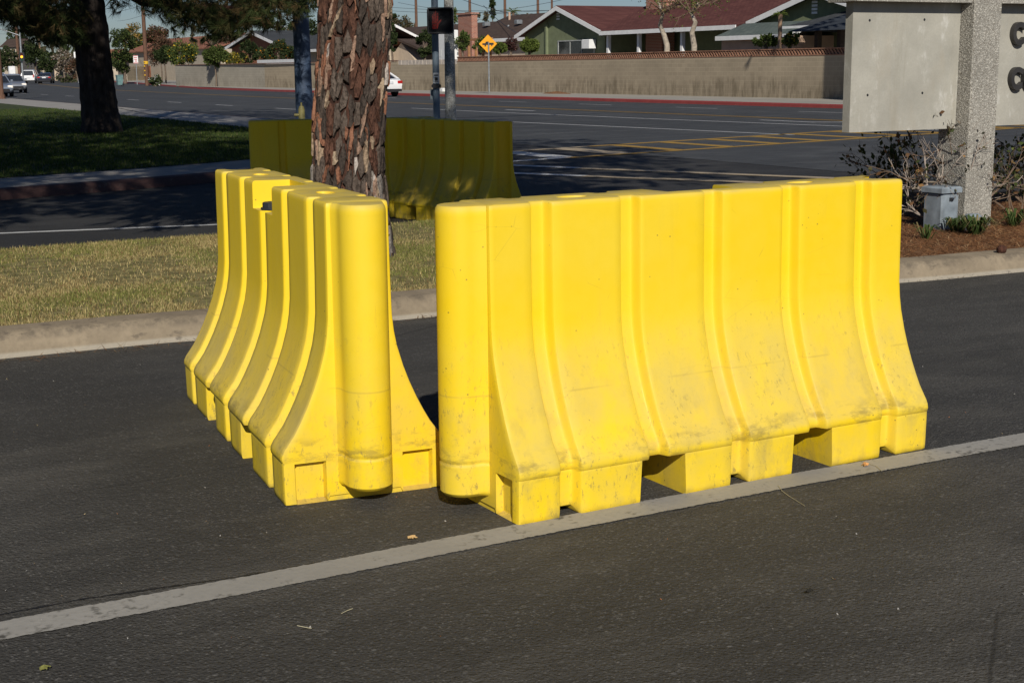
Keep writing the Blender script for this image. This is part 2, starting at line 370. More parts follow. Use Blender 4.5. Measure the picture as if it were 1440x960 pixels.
# far side of the main road
fk = [(35.8, -60), (35.8, 100), (38, 130), (46, 180), (54, 235), (80, 400)]
m_red = paint('kerb_paint_red', (.30, .055, .05), (.22, .17, .14), .45)
struct(sweep('far_kerb', smooth_line(fk, 5), [(0, ZB-.05), (-.02, .03), (-.06, .056), (-.22, .058), (-.22, ZB-.05)], m_red, 40))
struct(sheet('far_sidewalk', [(36.0, -60), (36.0, 100), (38.2, 130), (46.2, 180), (54.2, 235), (80, 400), (120, 400), (120, -60)], .054, m_walkfar))

# painted markings (each a thin sheet of its own)
def strip(name, pts, w, z, mat, jit=0, seg=.25):
    pts = [Vector(p) for p in pts]; dense = []
    for a, b in zip(pts[:-1], pts[1:]):
        n = max(1, int((b-a).length/seg)); dense += [a.lerp(b, k/n) for k in range(n)]
    dense.append(pts[-1]); ln = [(p.x, p.y) for p in dense]
    l, r = offset_line(ln, w/2), offset_line(ln, -w/2); j = lambda: rnd.uniform(-jit, jit)
    vs = []; fs = []
    for i in range(len(ln)): vs += [(l[i][0]+j(), l[i][1]+j(), z), (r[i][0]+j(), r[i][1]+j(), z)]
    for i in range(len(ln)-1): fs.append((2*i, 2*i+1, 2*i+3, 2*i+2))
    me = bpy.data.meshes.new(name); me.from_pydata(vs, [], fs); return struct(link_mesh(name, me, mat))
strip('driveway_line', [(-12, 3.985), (.55, 3.965), (1.3, 3.963), (2.2, 3.982), (3.4, 3.985), (4.6, 3.962), (12, 3.93)], .138, .004, m_line, .0032, .011)
strip('back_driveway_line', [(-10, 16.6), (2.4, 15.13), (4.48, 14.68), (6.2, 14.4)], .11, ZB+.001, m_white, .006, .1)
for off in (0, .24): strip('centre_line', [(28.0+off, -40), (27.9+off, 52), (28.1+off, 80), (29+off, 110), (30.5+off, 140), (38+off, 200)], .11, ZB+.005, m_yel, 0, 4)
y = 26.0
for k in range(13):
    strip('lane_dash', [(20.45, 55.0+k*8.2), (20.45, 57.5+k*8.2)], .13, ZB+.005, m_white, .008, .4)
for k in range(8): strip('lane_dash', [(32.5, 36+k*7.2), (32.5, 38.6+k*7.2)], .12, ZB+.005, m_white, .008, .4)
strip('turn_lane_line', [(25.8, 24.5), (24.9, 36.9), (24.5, 46), (24.6, 53)], .14, ZB+.005, m_white, .006, 1)
strip('turn_lane_line', [(21.6, 25.8), (21.1, 31.4), (20.55, 37.2)], .14, ZB+.005, m_white, .006, 1)
# turn arrow and lettering-like worn mark in the centre lane
strip('road_arrow', [(26.7, 31), (26.7, 33.4)], .16, ZB+.005, m_white, .01, .3)
strip('road_arrow', [(26.7, 31.2), (27.2, 30.6), (27.9, 30.6)], .2, ZB+.006, m_white, .01, .3)
strip('road_arrow', [(26.3, 46), (26.3, 48.2)], .2, ZB+.005, m_white, .01, .3)
# yellow ladder crossing over the main road, worn white crossing over the driveway mouth
cu = lambda x: 24.37 + (x-13.66)*.227
cl = lambda x: 21.75 + (x-12.3)*.205
strip('crosswalk_line', [(12.9, cu(12.9)), (15.4, cu(15.4))], .22, ZB+.005, m_tan, .01, .5)
strip('crosswalk_line', [(15.4, cu(15.4)), (35, cu(35))], .22, ZB+.005, m_yel, .01, .5)
strip('crosswalk_line', [(11.2, cl(11.2)), (13.2, cl(13.2))], .22, ZB+.005, m_white, .01, .5)
strip('crosswalk_line', [(13.2, cl(13.2)), (35, cl(35))], .22, ZB+.005, m_yel, .01, .5)
for k in range(14):
    x = 13.2 + k*1.45
    strip('crosswalk_bar', [(x, cl(x)+.12), (x, cu(x)-.12)], .34 if k > 1 else .55, ZB+.005, m_white if k == 0 else m_tan if k == 1 else m_yel, .012, .4)
strip('crosswalk_line', [(11.0, 21.8), (11.51, 20.7), (12.0, 19.6)], .26, ZB+.005, m_white, .01, .4)
strip('crosswalk_line', [(12.0, 19.6), (13.49, 16.35), (15, 13.1)], .26, ZB+.005, m_tan, .01, .4)  # white line continued in beige, its sunlit look put into the colour
strip('crosswalk_line', [(9.6, 21.2), (10.65, 19.16), (11.2, 18.1)], .26, ZB+.005, m_white, .01, .4)
strip('crosswalk_line', [(11.2, 18.1), (12.36, 15.9), (14, 12.8)], .26, ZB+.005, m_tan, .01, .4)  # beige here stands for sunlight on the same white line

# ------------------------------------------------------------------ yellow water barriers
BL, BH = 1.89, 1.07
PZ = [0, .004, .02, .026, .145, .151, .156, .159, .172, .188, .205, .225, .257, .30, .35, .41, .47, .546, .60, .66, .80, .945, .956, .956, .962, 1.03, 1.050, 1.061, 1.067, 1.07]
def hw(z):
    zs = [.0, .006, .150, .156, .160, .172, .186, .205, .225, .257, .30, .35, .41, .47, .546, .60, .66, .80, 1.050, 1.061, 1.067, 1.07]
    ws = [.293, .299, .301, .300, .304, .306, .304, .294, .279, .256, .232, .207, .181, .159, .137, .127, .121, .118, .1155, .1145, .1115, .1055]
    return float(np.interp(z, zs, ws))
GU = [.11, .305, .5, .695, .89]; GH = .047; GD = .041
SLOT = [(.265, .368), (.632, .735)]; NOTCH = (.415, .585)
def groove(u):
    for g in GU:
        d = abs(u-g*BL)
        if d < GH:
            return float(np.interp(d, [0, .0245, .0275, .0310, .0400, .0435, GH], [GD, GD, GD*.95, GD*.80, GD*.20, GD*.05, 0]))
    return 0
def barrier_body():
    us = set()
    for g in GU:
        for d in (-GH, -.0435, -.040, -.0355, -.031, -.0275, -.024, -.012, 0, .012, .024, .0275, .031, .0355, .040, .0435, GH): us.add(round(g*BL+d, 4))
    st = [round(x, 4) for x in np.linspace(.02, BL-.02, 34)]
    us |= {s for s in st if all(abs(s-q) > .012 for q in us)}
    ev = []                                                    # slots & notch boundaries as near-double stations
    for a, b in SLOT: ev += [a*BL-.003, a*BL+.003, b*BL-.003, b*BL+.003]
    for a in NOTCH: ev += [a*BL-.008, a*BL+.008]
    us = {q for q in us if all(abs(q-e) > .005 for e in ev)} | {round(e, 4) for e in ev}
    us = sorted(us)
    E0 = [('e', 0, t) for t in (0, .22, .27, .30, .82, .85, 1)]
    seq = E0 + [('k', 0, .0045)] + [('k', 0, .014)] + [('b', u, 0) for u in us] + [('k', 1, .014), ('k', 1, .0045)] + [('e', 1, t) for t in (1, .85, .82, .30, .27, .22, 0)]
    nS = len(seq)
    inslot = lambda u: any(a*BL < u < b*BL for a, b in SLOT)
    V = []; rows = []
    for k, z in enumerate(PZ):
        w = hw(z); row = []
        edge = (0, .0015, .0035, .009)[max(0, k-(len(PZ)-4))] if k >= len(PZ)-4 else 0
        if k == 0: edge = .006
        for (kind, a, b) in seq:
            zz = z; g = 0
            if kind == 'e':
                t = b; s0 = min(.09, w-.035); e = s0 + t*(w-.012-s0); u = edge
                pocket = .28 < t < .84 and z < .15
                if pocket: u = .026
                if t <= .25: zz = max(z, .02)
                elif pocket: zz = max(z, .012)
                uu = BL-u if a else u; p = (uu, e)
            elif kind == 'k':
                uu = b*0 + (.0035 if b < .01 else .012) + edge; e = w-(.0035 if b < .01 else 0)
                p = (BL-uu if a else uu, e)
            else:
                u = a; g = groove(u); lift = .026*(g/GD)
                zb = .155 if inslot(u) else lift
                zz = zb + (z-zb) if z > zb else zb
                if z < .156 and zb > 0: zz = zb + (.156-zb)*(z/.156)
                p = (u, w-g)
            back = p[1]
            if kind == 'b' and NOTCH[0]*BL < a < NOTCH[1]*BL and k >= 23:
                back = -.040 if k > 23 else -.034
            row.append((p[0], -p[1], zz, back))
        rows.append(row)
    bm = bmesh.new(); FV = []; BV = []
    for k, row in enumerate(rows):
        FV.append([bm.verts.new((q[0], q[1], q[2])) for q in row]); BV.append([bm.verts.new((q[0], q[3], q[2])) for q in row])
    def quad(a, b, c, d):
        vs = []
        for q in (a, b, c, d):
            if q not in vs: vs.append(q)
        if len({tuple(round(x, 5) for x in q.co) for q in vs}) < 3: return
        try: bm.faces.new(vs)
        except ValueError: pass
    loops = []
    for k in range(len(rows)):
        sk = [bm.verts.new((BL+u-(.005 if k == len(rows)-1 else 0), v*min(.09, hw(PZ[k])-.035)/.09, PZ[k])) for u, v in [(-.030, -.086), (-.060, -.066), (-.078, -.036), (-.084, 0), (-.078, .036), (-.060, .066), (-.030, .086)]]
        loops.append(FV[k] + sk + BV[k][::-1])
    n = len(loops[0])
    for k in range(len(rows)-1):
        for i in range(n): quad(loops[k][i], loops[k][(i+1) % n], loops[k+1][(i+1) % n], loops[k+1][i])
    for i in range(nS-1): quad(FV[0][i], BV[0][i], BV[0][i+1], FV[0][i+1])   # underside and the fork tunnels
    # top with two oval pockets
    top = loops[-1]; edges = []
    for i in range(n):
        e = bm.edges.get((top[i], top[(i+1) % n])) or bm.edges.new((top[i], top[(i+1) % n])); edges.append(e)
    for u0 in (.212, .768):
        ring = [bm.verts.new((u0*BL+.062*math.cos(q), .036*math.sin(q), BH)) for q in [2*PI*i/20 for i in range(20)]]
        low = [bm.verts.new((u0*BL+.050*math.cos(q), .025*math.sin(q), BH-.035)) for q in [2*PI*i/20 for i in range(20)]]
        for i in range(20):
            edges.append(bm.edges.new((ring[i], ring[(i+1) % 20]))); bm.faces.new((ring[i], ring[(i+1) % 20], low[(i+1) % 20], low[i]))
        bm.faces.new(low)
    bmesh.ops.triangle_fill(bm, use_beauty=True, use_dissolve=False, edges=edges)
    bmesh.ops.remove_doubles(bm, verts=bm.verts, dist=.0004)
    bmesh.ops.recalc_face_normals(bm, faces=bm.faces)
    me = bpy.data.meshes.new('barrier_body'); bm.to_mesh(me); bm.free(); return me
def barrier_knuckle():
    r = .084; cu_ = -.050; m = MB(); rings = []
    for z, d, rr in [(.050, .020, .0), (.054, .010, 0), (.066, 0, 0), (.074, 0, 0), (.160, 0, 0), (.166, 0, 0), (.170, .003, 0), (.176, .003, 0), (.181, 0, 0), (.19, 0, 0), (.4, 0, 0), (.7, 0, 0), (1.032, 0, 0), (1.045, 0, 0), (1.058, .003, 0), (1.066, .008, 0), (1.0685, .016, 0)]:
        q = r-d; pts = [(.012, -.104+d), (-.004, -.098+d), (-.016, -.088+d)] + [(cu_-q*math.sin(a), -q*math.cos(a)) for a in [PI*i/22 for i in range(0, 23)]] + [(-.016, .088-d), (-.004, .098-d), (.012, .104-d)]
        rings.append([(p[0], p[1], z) for p in pts])
    m.loft(rings); return m
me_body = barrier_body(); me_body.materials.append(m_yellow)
me_body.polygons.foreach_set('use_smooth', [True]*len(me_body.polygons)); me_body.set_sharp_from_angle(angle=math.radians(38))
kn = barrier_knuckle().build('tmp', m_yellow, None, 38); me_kn = kn.data; bpy.data.objects.remove(kn)
def capmesh():
    m = MB(); r = lambda q, z: [((.535*BL)+q*math.cos(a)*(1+.05*(i % 2)), .058+q*math.sin(a)*(1+.05*(i % 2)), z) for i, a in enumerate([2*PI*k/28 for k in range(28)])]
    c = lambda q, z: [((.535*BL)+q*math.cos(a), .058+q*math.sin(a), z) for a in [2*PI*k/28 for k in range(28)]]
    m.loft([c(.048, .958), c(.048, .966), r(.040, .967), r(.040, .984), c(.037, .988), c(.020, .988), c(.018, .980)]); return m
cp = capmesh().build('tmp', m_dark, None, 30); me_cap = cp.data; bpy.data.objects.remove(cp)
def barrier(u0, ang, z, label):
    e = empty('water_barrier', (u0[0], u0[1], z), ang, label, 'barrier', 'yellow plastic water barriers')
    link_mesh('body', me_body, None, e); link_mesh('coupling_knuckle', me_kn, None, e); link_mesh('filler_cap', me_cap, None, e)
    return e
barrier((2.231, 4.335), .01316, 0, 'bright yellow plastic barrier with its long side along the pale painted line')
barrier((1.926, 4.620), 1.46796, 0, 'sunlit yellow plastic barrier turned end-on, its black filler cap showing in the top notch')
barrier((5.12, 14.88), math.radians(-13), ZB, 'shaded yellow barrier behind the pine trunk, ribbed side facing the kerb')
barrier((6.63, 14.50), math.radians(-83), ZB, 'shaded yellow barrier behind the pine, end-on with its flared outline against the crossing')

# ------------------------------------------------------------------ pines
SX, SY = math.tan(SAZ)*0, 0
sh = Vector((sdir.x/-sdir.z, sdir.y/-sdir.z))                 # ground shift of a shadow per metre of height
def tufts(P, D, nn=45, ln=.22, w=.010, spread=.9, droop=.25, cols=None):
    """needle tufts: P (n,3) bases, D (n,3) main directions"""
    n = len(P); d = D[:, None, :] + nr.normal(0, spread*.55, (n, nn, 3)); d[..., 2] -= droop*nr.random((n, nn))
    d /= np.linalg.norm(d, axis=2, keepdims=True); L = ln*nr.uniform(.6, 1.1, (n, nn, 1))
    s = np.cross(d, nr.normal(0, 1, (n, nn, 3))); s /= np.linalg.norm(s, axis=2, keepdims=True)+1e-9
    b = P[:, None, :] + D[:, None, :]*nr.uniform(-.08, .06, (n, nn, 1))
    T = np.stack([b - s*w/2, b + s*w/2, b + d*L], 2).reshape(-1, 3, 3)
    c = None
    if cols is not None: c = np.repeat(cols, nn, 0)*nr.uniform(.7, 1.3, (n*nn, 1))
    return T, c
def needle_cols(n, brown=.25):
    g = np.array([.040, .055, .016]); b = np.array([.13, .085, .036]); k = (nr.random((n, 1)) < brown)*nr.uniform(.3, 1, (n, 1))
    return g*(1-k) + b*k
m_bark = M('pine_bark_deep', (.030, .019, .014), .95, .5, 14, .8, 60, col2=(.095, .042, .028), stretch=(1, 1, .35))
# bark plate tones
def bark_mat(name, c, c2, sc=18):
    t = NT(name, .92, .15); a = t.noise(sc, 6, (1, 1, .35), .65); b = t.noise(70, 4, (1, 1, .5)); e = t.noise(160, 3)
    base = t.mix(t.rng(a, .35, .65), c, c2); base = t.mix(t.rng(b, .50, .66, 0, .7), base, [q*.3 for q in c]); base = t.mix(t.rng(e, .55, .7, 0, .4), base, [min(1, q*1.7) for q in c2])
    t.bump(t.math('ADD', b, t.math('MULTIPLY', a, .7)), .9, .02); return t.base(base)
m_bk = [bark_mat('bark_grey_brown', (.072, .054, .043), (.135, .105, .085)), bark_mat('bark_red_brown', (.068, .034, .024), (.135, .066, .044)),
        bark_mat('bark_dark', (.040, .031, .026), (.085, .066, .054)), bark_mat('bark_pale_grey', (.17, .15, .13), (.27, .24, .21))]
m_flake = [bark_mat('flake_pink_tan', (.27, .165, .115), (.39, .26, .19), 9), bark_mat('flake_tan', (.30, .21, .14), (.42, .32, .22), 9), bark_mat('flake_rust', (.20, .085, .05), (.29, .14, .085), 9), bark_mat('flake_pale', (.40, .35, .31), (.50, .44, .39), 9)]
TX, TY = 4.135, 10.05
def tr_axis(z): q = -.020 + .042*z - .018*math.sin(z*2.4); return TX + .876*q, TY - .48*q
def tr_rad(z): return .242 + .008*math.sin(z*2.1) + .13*max(0, (.95-z))**1.7 + .012*z if z < 2.6 else .255*(1 - (z-2.6)/15)
def clip_poly(poly, n, c):                                     # keep n.p <= c
    out = []
    for i in range(len(poly)):
        a, b = poly[i], poly[(i+1) % len(poly)]; da, db = a@n-c, b@n-c
        if da <= 0: out.append(a)
        if da*db < 0: out.append(a + (b-a)*(da/(da-db)))
    return out
pine = basis(empty('pine_tree', (TX, TY, .12), 0, 'big pine on the median with flaky reddish plated bark, standing in sun', 'tree'))
def tree_trunk():
    m = MB(); rings = []
    zs = list(np.linspace(.0, 2.7, 90)) + [3.2, 3.8, 4.6, 5.6, 7, 8.5, 10.2, 12, 13.2]
    n = 96
    for k, z in enumerate(zs):
        ring = []
        for i in range(n):
            a = 2*PI*i/n; cx, cy = tr_axis(z)
            r = tr_rad(z) - .020 + .010*math.sin(a*11+2.1*math.sin(z*3.1)) + .006*math.sin(a*23+z*7) + rnd.uniform(-.004, .004)
            r *= 1 + .05*math.sin(3*a+1.2)*max(0, 1-z)
            ring.append((cx+r*math.cos(a), cy+r*math.sin(a), z + .05))
        rings.append(ring)
    m.loft(rings); t = m.build('trunk', m_bark, pine, 60); return t
trunk = basis(tree_trunk())
def surf(s, z, out):                                           # unrolled bark coordinate -> point
    cx, cy = tr_axis(z); r = tr_rad(z); a = s/.24; r *= 1 + .05*math.sin(3*a+1.2)*max(0, 1-z); return (cx+(r+out)*math.cos(a), cy+(r+out)*math.sin(a), z+.05)
A0 = math.atan2(-TY, -TX)                                      # direction towards the viewer's side
def plate(name, poly, h0, h1, mat, rough=.006):
    # polygon (s,z) -> irregular slab with chipped edge, bent round the trunk
    c = sum(poly)/len(poly); ring = []
    for i in range(len(poly)):
        a, b = poly[i], poly[(i+1) % len(poly)]; k = max(1, int(np.linalg.norm(b-a)/.035))
        for j in range(k):
            p = a + (b-a)*j/k; ring.append(p + nr.normal(0, rough, 2)*np.array([.8, 1.4]))
    n = len(ring); tilt = nr.normal(0, .05)
    o0 = [surf(p[0], p[1], -.026) for p in ring]
    o1 = [surf(*(c + (p-c)*.97), h0*nr.uniform(.75, 1.1)) for p in ring]
    o2 = [surf(*(c + (p-c)*nr.uniform(.72, .88)), h1*nr.uniform(.8, 1.2)+tilt*(p[1]-c[1])) for p in ring]
    vs = o0+o1+o2+[surf(c[0], c[1], h1*1.05)]; fs = []
    for i in range(n):
        j = (i+1) % n; fs += [(i, j, n+j, n+i), (n+i, n+j, 2*n+j, 2*n+i), (2*n+i, 2*n+j, 3*n)]
    m = MB(); m.add(vs, fs); return m.build(name, mat, trunk, 50)
def bark():
    circ = 2*PI*.24; hs = circ/2
    pts = []; asp = .22
    tries = 0
    while len(pts) < 290 and tries < 60000:
        tries += 1; p = np.array([A0*.24 + nr.uniform(-hs*.78, hs*.78), nr.uniform(.0, 2.65)])
        q = p*np.array([1, asp])
        if all(np.sum((q-r)**2) > .039**2 for r in pts): pts.append(q)
    P = np.array(pts)
    for i, p in enumerate(P):
        poly = [p + np.array(v) for v in ((-.09, -.09), (.09, -.09), (.09, .09), (-.09, .09))]
        for j in np.argsort(np.sum((P-p)**2, 1))[1:16]:
            dv = P[j]-p; poly = clip_poly(poly, dv, dv@((P[j]+p)/2) - .0042*np.linalg.norm(dv))
            if len(poly) < 3: break
        if len(poly) < 3: continue
        poly = [v/np.array([1, asp]) for v in poly]; z = p[1]/asp
        wts = [.30, .42, .27, .01] if z > .75 else [.48, .12, .18, .22]
        mt = m_bk[nr.choice(4, p=wts)]; h = nr.uniform(.003, .016)
        plate('bark_plate', poly, h*.7, h, mt)
    for k in range(78):                                       # smooth pinkish flakes where bark has scaled off
        s = A0*.24 + nr.uniform(-.37, .37); z = nr.uniform(.15, 2.6); w = nr.uniform(.007, .017); hh = nr.uniform(.03, .11)*(1.2 if z > .8 else .8); sk = nr.normal(0, .13)
        poly = [np.array([s+w*x+sk*hh*yv, z+hh*yv]) for x, yv in ((-.6, -1), (.5, -.92), (1, -.3), (.8, .4), (.3, 1), (-.5, .85), (-1, .2), (-.8, -.5))]
        mt = m_flake[nr.choice(4, p=[.36, .26, .34, .04] if z > .75 else [.35, .1, .12, .43])]
        plate('bark_flake', poly, .017, .021, mt, .005)
bark()
LITBOX = [(-20, 30, -20, 12.3), (1.8, 4.3, 12.2, 13.3), (17, 60, 14, 400)]
def lit_reject(p):
    g = (p[0]+sh.x*p[2], p[1]+sh.y*p[2])
    if any(a < g[0] < b and c < g[1] < d for a, b, c, d in LITBOX): return True
    h = (TY-p[1])/sh.y
    if h > -.6 and abs(p[0]+sh.x*h-TX) < 1.5 and -1.2 < p[2]-h < 3.6: return True
    h = (8.5-p[1])/sh.y
    if h > -.5 and 5.8 < p[0]+sh.x*h < 14 and p[2]-h < 4.2: return True
    if -2 < p[0]-.2 < 9 and p[2] < 2.5: return True
    return False
def crown(name, parent, centre, rad, nclump, ntuft, reject=None, nn=16, ln=.34, w=.03, zmin=3.4, extra=()):
    P = []; D = []; c = np.array(centre); r = np.array(rad); got = 0; tries = 0; cl = list(extra)
    while len(cl) < nclump and tries < 40000:
        tries += 1; v = nr.normal(0, 1, 3); v /= np.linalg.norm(v); v *= nr.random()**.45; p = c + v*r
        if p[2] < zmin or (reject and reject(p)): continue
        cl.append(p)
    for p in cl:
        o = nr.normal(0, .42, (ntuft, 3))*np.array([1, 1, .6]); q = np.array(p) + o
        d = o/np.linalg.norm(o, axis=1, keepdims=True)*.6 + (q-c)/np.linalg.norm(q-c, axis=1, keepdims=True)*.4; d[:, 2] += .15
        P.append(q); D.append(d/np.linalg.norm(d, axis=1, keepdims=True))
    P = np.concatenate(P); D = np.concatenate(D); T, cc = tufts(P, D, nn, ln, w, .9, .2, needle_cols(len(P)))
    mw = Matrix.Identity(4)
    if parent is not None: T = T - np.array(parent.location)
    return tris(name, T, m_leafm, parent, cc), cl
def limbs(parent, base, cl, mat, name='limb', zlo=3.2, zhi=12, k=14):
    for p in rnd.sample(list(map(tuple, cl)), min(k, len(cl))):
        p = np.array(p); z0 = max(zlo, min(zhi, p[2]-rnd.uniform(.2, 1.6))); b = np.array([base[0], base[1], z0]); mid = b*.5+p*.5+np.array([0, 0, .25])
        r = .05+.012*np.linalg.norm(p-b); MB().tube([b, b*.75+mid*.25+np.array([0, 0, .05]), mid, p], [r*1.3, r, r*.7, .02], 7).build(name, mat, parent, 60)
low = [np.array([nr.uniform(1.8, 6.4), nr.uniform(4.6, 11), nr.uniform(3.6, 6.4)]) for _ in range(420)]
for _ in range(110):                                         # unseen low boughs added sunward to throw shade on the rear barriers
    zz = nr.uniform(4.2, 6.8); q = np.array([nr.uniform(6.2, 7.9), nr.uniform(12.9, 15.2), nr.uniform(.2, 1.0)]); low.append(np.array([q[0]-sh.x*(zz-q[2]), q[1]-sh.y*(zz-q[2]), zz]))
low = [p for p in low if not lit_reject(p)]
cr, cl_ = crown('crown', pine, (TX+.3, TY, 9.0), (5.6, 5.2, 5.2), 560, 14, lit_reject, 15, .36, .04, 3.5, low)
limbs(pine, (TX, TY), cl_, m_bark, k=16)
# two more pines of the same row, just left of the view; they shade the lawn and the driveway
def side_pine(x, y, label, rej=None, zc=9.5, rad=(5.5, 5.5, 5.5), n=260):
    t = basis(empty('pine_tree', (x, y, .1), 0, label, 'tree'))
    MB().tube([(x, y, -.05), (x+.05, y, 1.5), (x-.05, y+.1, 5), (x, y, 13)], [.36, .28, .24, .06], 20).build('trunk', m_bark, t, 60)
    c, k = crown('crown', t, (x, y, zc), rad, n, 14, rej, 14, .36, .036, 3.6); limbs(t, (x, y), k, m_bark, k=10); return t
side_pine(-2.2, 10.2, 'pine at the far end of the grassy median, beyond the kerb', lit_reject, n=380)
side_pine(2.0, 24.8, 'pine on the lawn beside the back driveway kerb', lambda p: lit_reject(p) or p[2] < 4.2, 9.5, (6.5, 6, 6), 460)

# lawn pine: dark trunk, long drooping boughs
LX, LY = 8.17, 35.4
lp = basis(empty('pine_tree', (LX, LY, .05), 0, 'shaded pine on the lawn with drooping needle boughs beside the road', 'tree'))
def lp_trunk():
    m = MB(); rings = []; n = 40
    for z in np.linspace(-.02, 4.5, 46):
        r = .415 + .13*max(0, .8-z)**1.6 - .012*z; cx = LX - .055*z; cy = LY
        rings.append([(cx+(r+.022*math.sin(9*a+2*math.sin(z*2))+.014*math.sin(17*a+z*5)+rnd.uniform(-.012, .012))*math.cos(a), cy+(r+.022*math.sin(9*a+2*math.sin(z*2))+rnd.uniform(-.012, .012))*math.sin(a), z) for a in [2*PI*i/n for i in range(n)]])
    m.loft(rings); m.tube([(LX-.25, LY, 4.4), (LX-.3, LY, 8), (LX-.2, LY, 15)], [.36, .26, .05], 16)
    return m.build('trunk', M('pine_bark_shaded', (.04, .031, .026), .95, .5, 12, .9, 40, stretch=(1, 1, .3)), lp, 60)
lp_trunk()
def bough(pts, r0): MB().tube(pts, list(np.linspace(r0, .02, len(pts))), 8).build('limb', m_bark, lp, 60)
bough([dp(150, -30, 34), dp(200, 2, 33.6), dp(260, 10, 33), dp(330, 12, 32), dp(395, 2, 31.4)], .16)
bough([dp(150, -45, 34), dp(250, -20, 34.5), dp(340, -8, 35), dp(410, -15, 35)], .12)
bough([dp(125, -30, 34), dp(80, -8, 33), dp(40, 4, 32), dp(5, 8, 31.5)], .13)
bough([dp(125, -50, 35), dp(70, -25, 36), dp(20, -15, 37)], .1)
cc = []
def region(n, x0, x1, ylo, d0, d1):
    for _ in range(n):
        x = nr.uniform(x0, x1); yb = np.interp(x, [p[0] for p in ylo], [p[1] for p in ylo]); cc.append(dp(x, yb - abs(nr.normal(0, 1))*26 - nr.uniform(2, 8), nr.uniform(d0, d1)))
region(330, -30, 112, [(-30, 24), (10, 26), (35, 36), (60, 52), (85, 60), (112, 52)], 29, 36)
region(330, 205, 440, [(205, 8), (235, 24), (252, 40), (275, 38), (300, 52), (320, 50), (345, 40), (372, 38), (400, 26), (440, 10)], 29.5, 35)
region(14, 150, 190, [(150, 16), (190, 2)], 33, 35)
cc = np.array(cc); q = np.repeat(cc, 5, 0) + nr.normal(0, .13, (len(cc)*5, 3)); d = nr.normal(0, .6, q.shape); d[:, 2] -= .35; d /= np.linalg.norm(d, axis=1, keepdims=True)
T1, c1 = tufts(q, d, 30, .24, .011, .8, .35, needle_cols(len(q), .38))
up = [np.array([LX+nr.normal(0, 2.8), LY+nr.normal(0, 2.8), nr.uniform(3.9, 15)]) for _ in range(330)]
up = [p for p in up if math.hypot(p[0]-LX, p[1]-LY) < 6.2*(1-abs(p[2]-7)/11)+.6]
q = np.repeat(np.array(up), 12, 0) + nr.normal(0, .4, (len(up)*12, 3)); d = nr.normal(0, .6, q.shape); d[:, 2] += .1; d /= np.linalg.norm(d, axis=1, keepdims=True)
T2, c2 = tufts(q, d, 14, .34, .034, .9, .2, needle_cols(len(q)))
tris('crown', np.concatenate([T1, T2]) - np.array(lp.location), m_leafm, lp, np.concatenate([c1, c2]))

# ------------------------------------------------------------------ grass and fallen needles
def pip(P, poly):
    x, y = P[:, 0], P[:, 1]; ins = np.zeros(len(P), bool); n = len(poly)
    for i in range(n):
        (x1, y1), (x2, y2) = poly[i][:2], poly[(i+1) % n][:2]
        c = ((y1 > y) != (y2 > y)) & (x < (x2-x1)*(y-y1)/((y2-y1) or 1e-9)+x1); ins ^= c
    return ins
def vnoise(P, f, seed):
    r = np.random.default_rng(seed); v = 0
    for k in range(5):
        a = r.uniform(0, 2*PI); v = v + np.sin((P[:, 0]*math.cos(a)+P[:, 1]*math.sin(a))*f*(1+.5*k)+r.uniform(0, 6))/(1+.4*k)
    return v
def blades(name, P, z, h, w, pal, wts, label, lean=.6, flat=False):
    n = len(P); a = nr.uniform(0, 2*PI, n); H = h*nr.uniform(.45, 1.25, n); ln = nr.uniform(0, lean, n); b = nr.uniform(0, 2*PI, n)
    base = np.column_stack([P, np.full(n, z)]); s = np.column_stack([np.cos(a), np.sin(a), np.zeros(n)])*(w/2)*nr.uniform(.7, 1.4, (n, 1))
    if flat: tip = base + np.column_stack([np.cos(b)*H, np.sin(b)*H, nr.uniform(.0, .035, n)]); s = np.column_stack([-np.sin(b), np.cos(b), np.zeros(n)])*(w/2); base[:, 2] += nr.uniform(.001, .012, n)
    else: tip = base + np.column_stack([np.cos(b)*H*np.sin(ln), np.sin(b)*H*np.sin(ln), H*np.cos(ln)])
    pal = np.array(pal); k = np.array([nr.choice(len(pal), p=q) for q in wts]) if wts.ndim == 2 else nr.choice(len(pal), n, p=wts)
    c = pal[k]*nr.uniform(.75, 1.25, (n, 1))
    o = tris(name, np.stack([base-s, base+s, tip], 1), m_blade, None, c)
    return tag(o, label, 'grass' if not flat else 'needles', None, 'stuff')
turfpoly = inner[:k0+1] + [(inner[k0][0], inner[k1][1])] + inner[k1+1:]
P = np.column_stack([nr.uniform(.6, 7.2, 330000), nr.uniform(7.7, 12.05, 330000)]); P = P[pip(P, turfpoly)]
den = vnoise(P, 2.2, 3) + .6*vnoise(P, 9, 4); edge = np.clip((P[:, 1]-8.15)/.35, 0, 1)
bare = (vnoise(P, 5, 21)+.6*vnoise(P, 13, 22) > 1.0+1.6*np.clip((P[:, 1]-8.1)/.9, 0, 1.2)); P = P[(nr.random(len(P)) < np.clip(.5+.34*den, .12, 1)*(.40+.60*edge)*np.where(bare[:len(P)], .12, 1))]
rim = np.column_stack([nr.uniform(.6, 6.6, 9000), 8.17+np.abs(nr.normal(0, .13, 9000))]); rim = rim[pip(rim, turfpoly) & (vnoise(rim, 7, 31) > -.3)]; P = np.concatenate([P, rim]); v = vnoise(P, 1.6, 9) + .5*vnoise(P, 6, 5); g = np.clip(.50+.22*v, .08, .85)*np.clip((P[:, 1]-8.1)/.9, .12, 1)
wts = np.column_stack([g*.6, g*.4, (1-g)*.5, (1-g)*.3, (1-g)*.2])
blades('median_grass', P, .114, .030, .0055, [(.18, .195, .05), (.27, .27, .085), (.53, .43, .20), (.37, .28, .125), (.22, .14, .06)], wts, 'short dry green and straw grass on the median', 1.1)
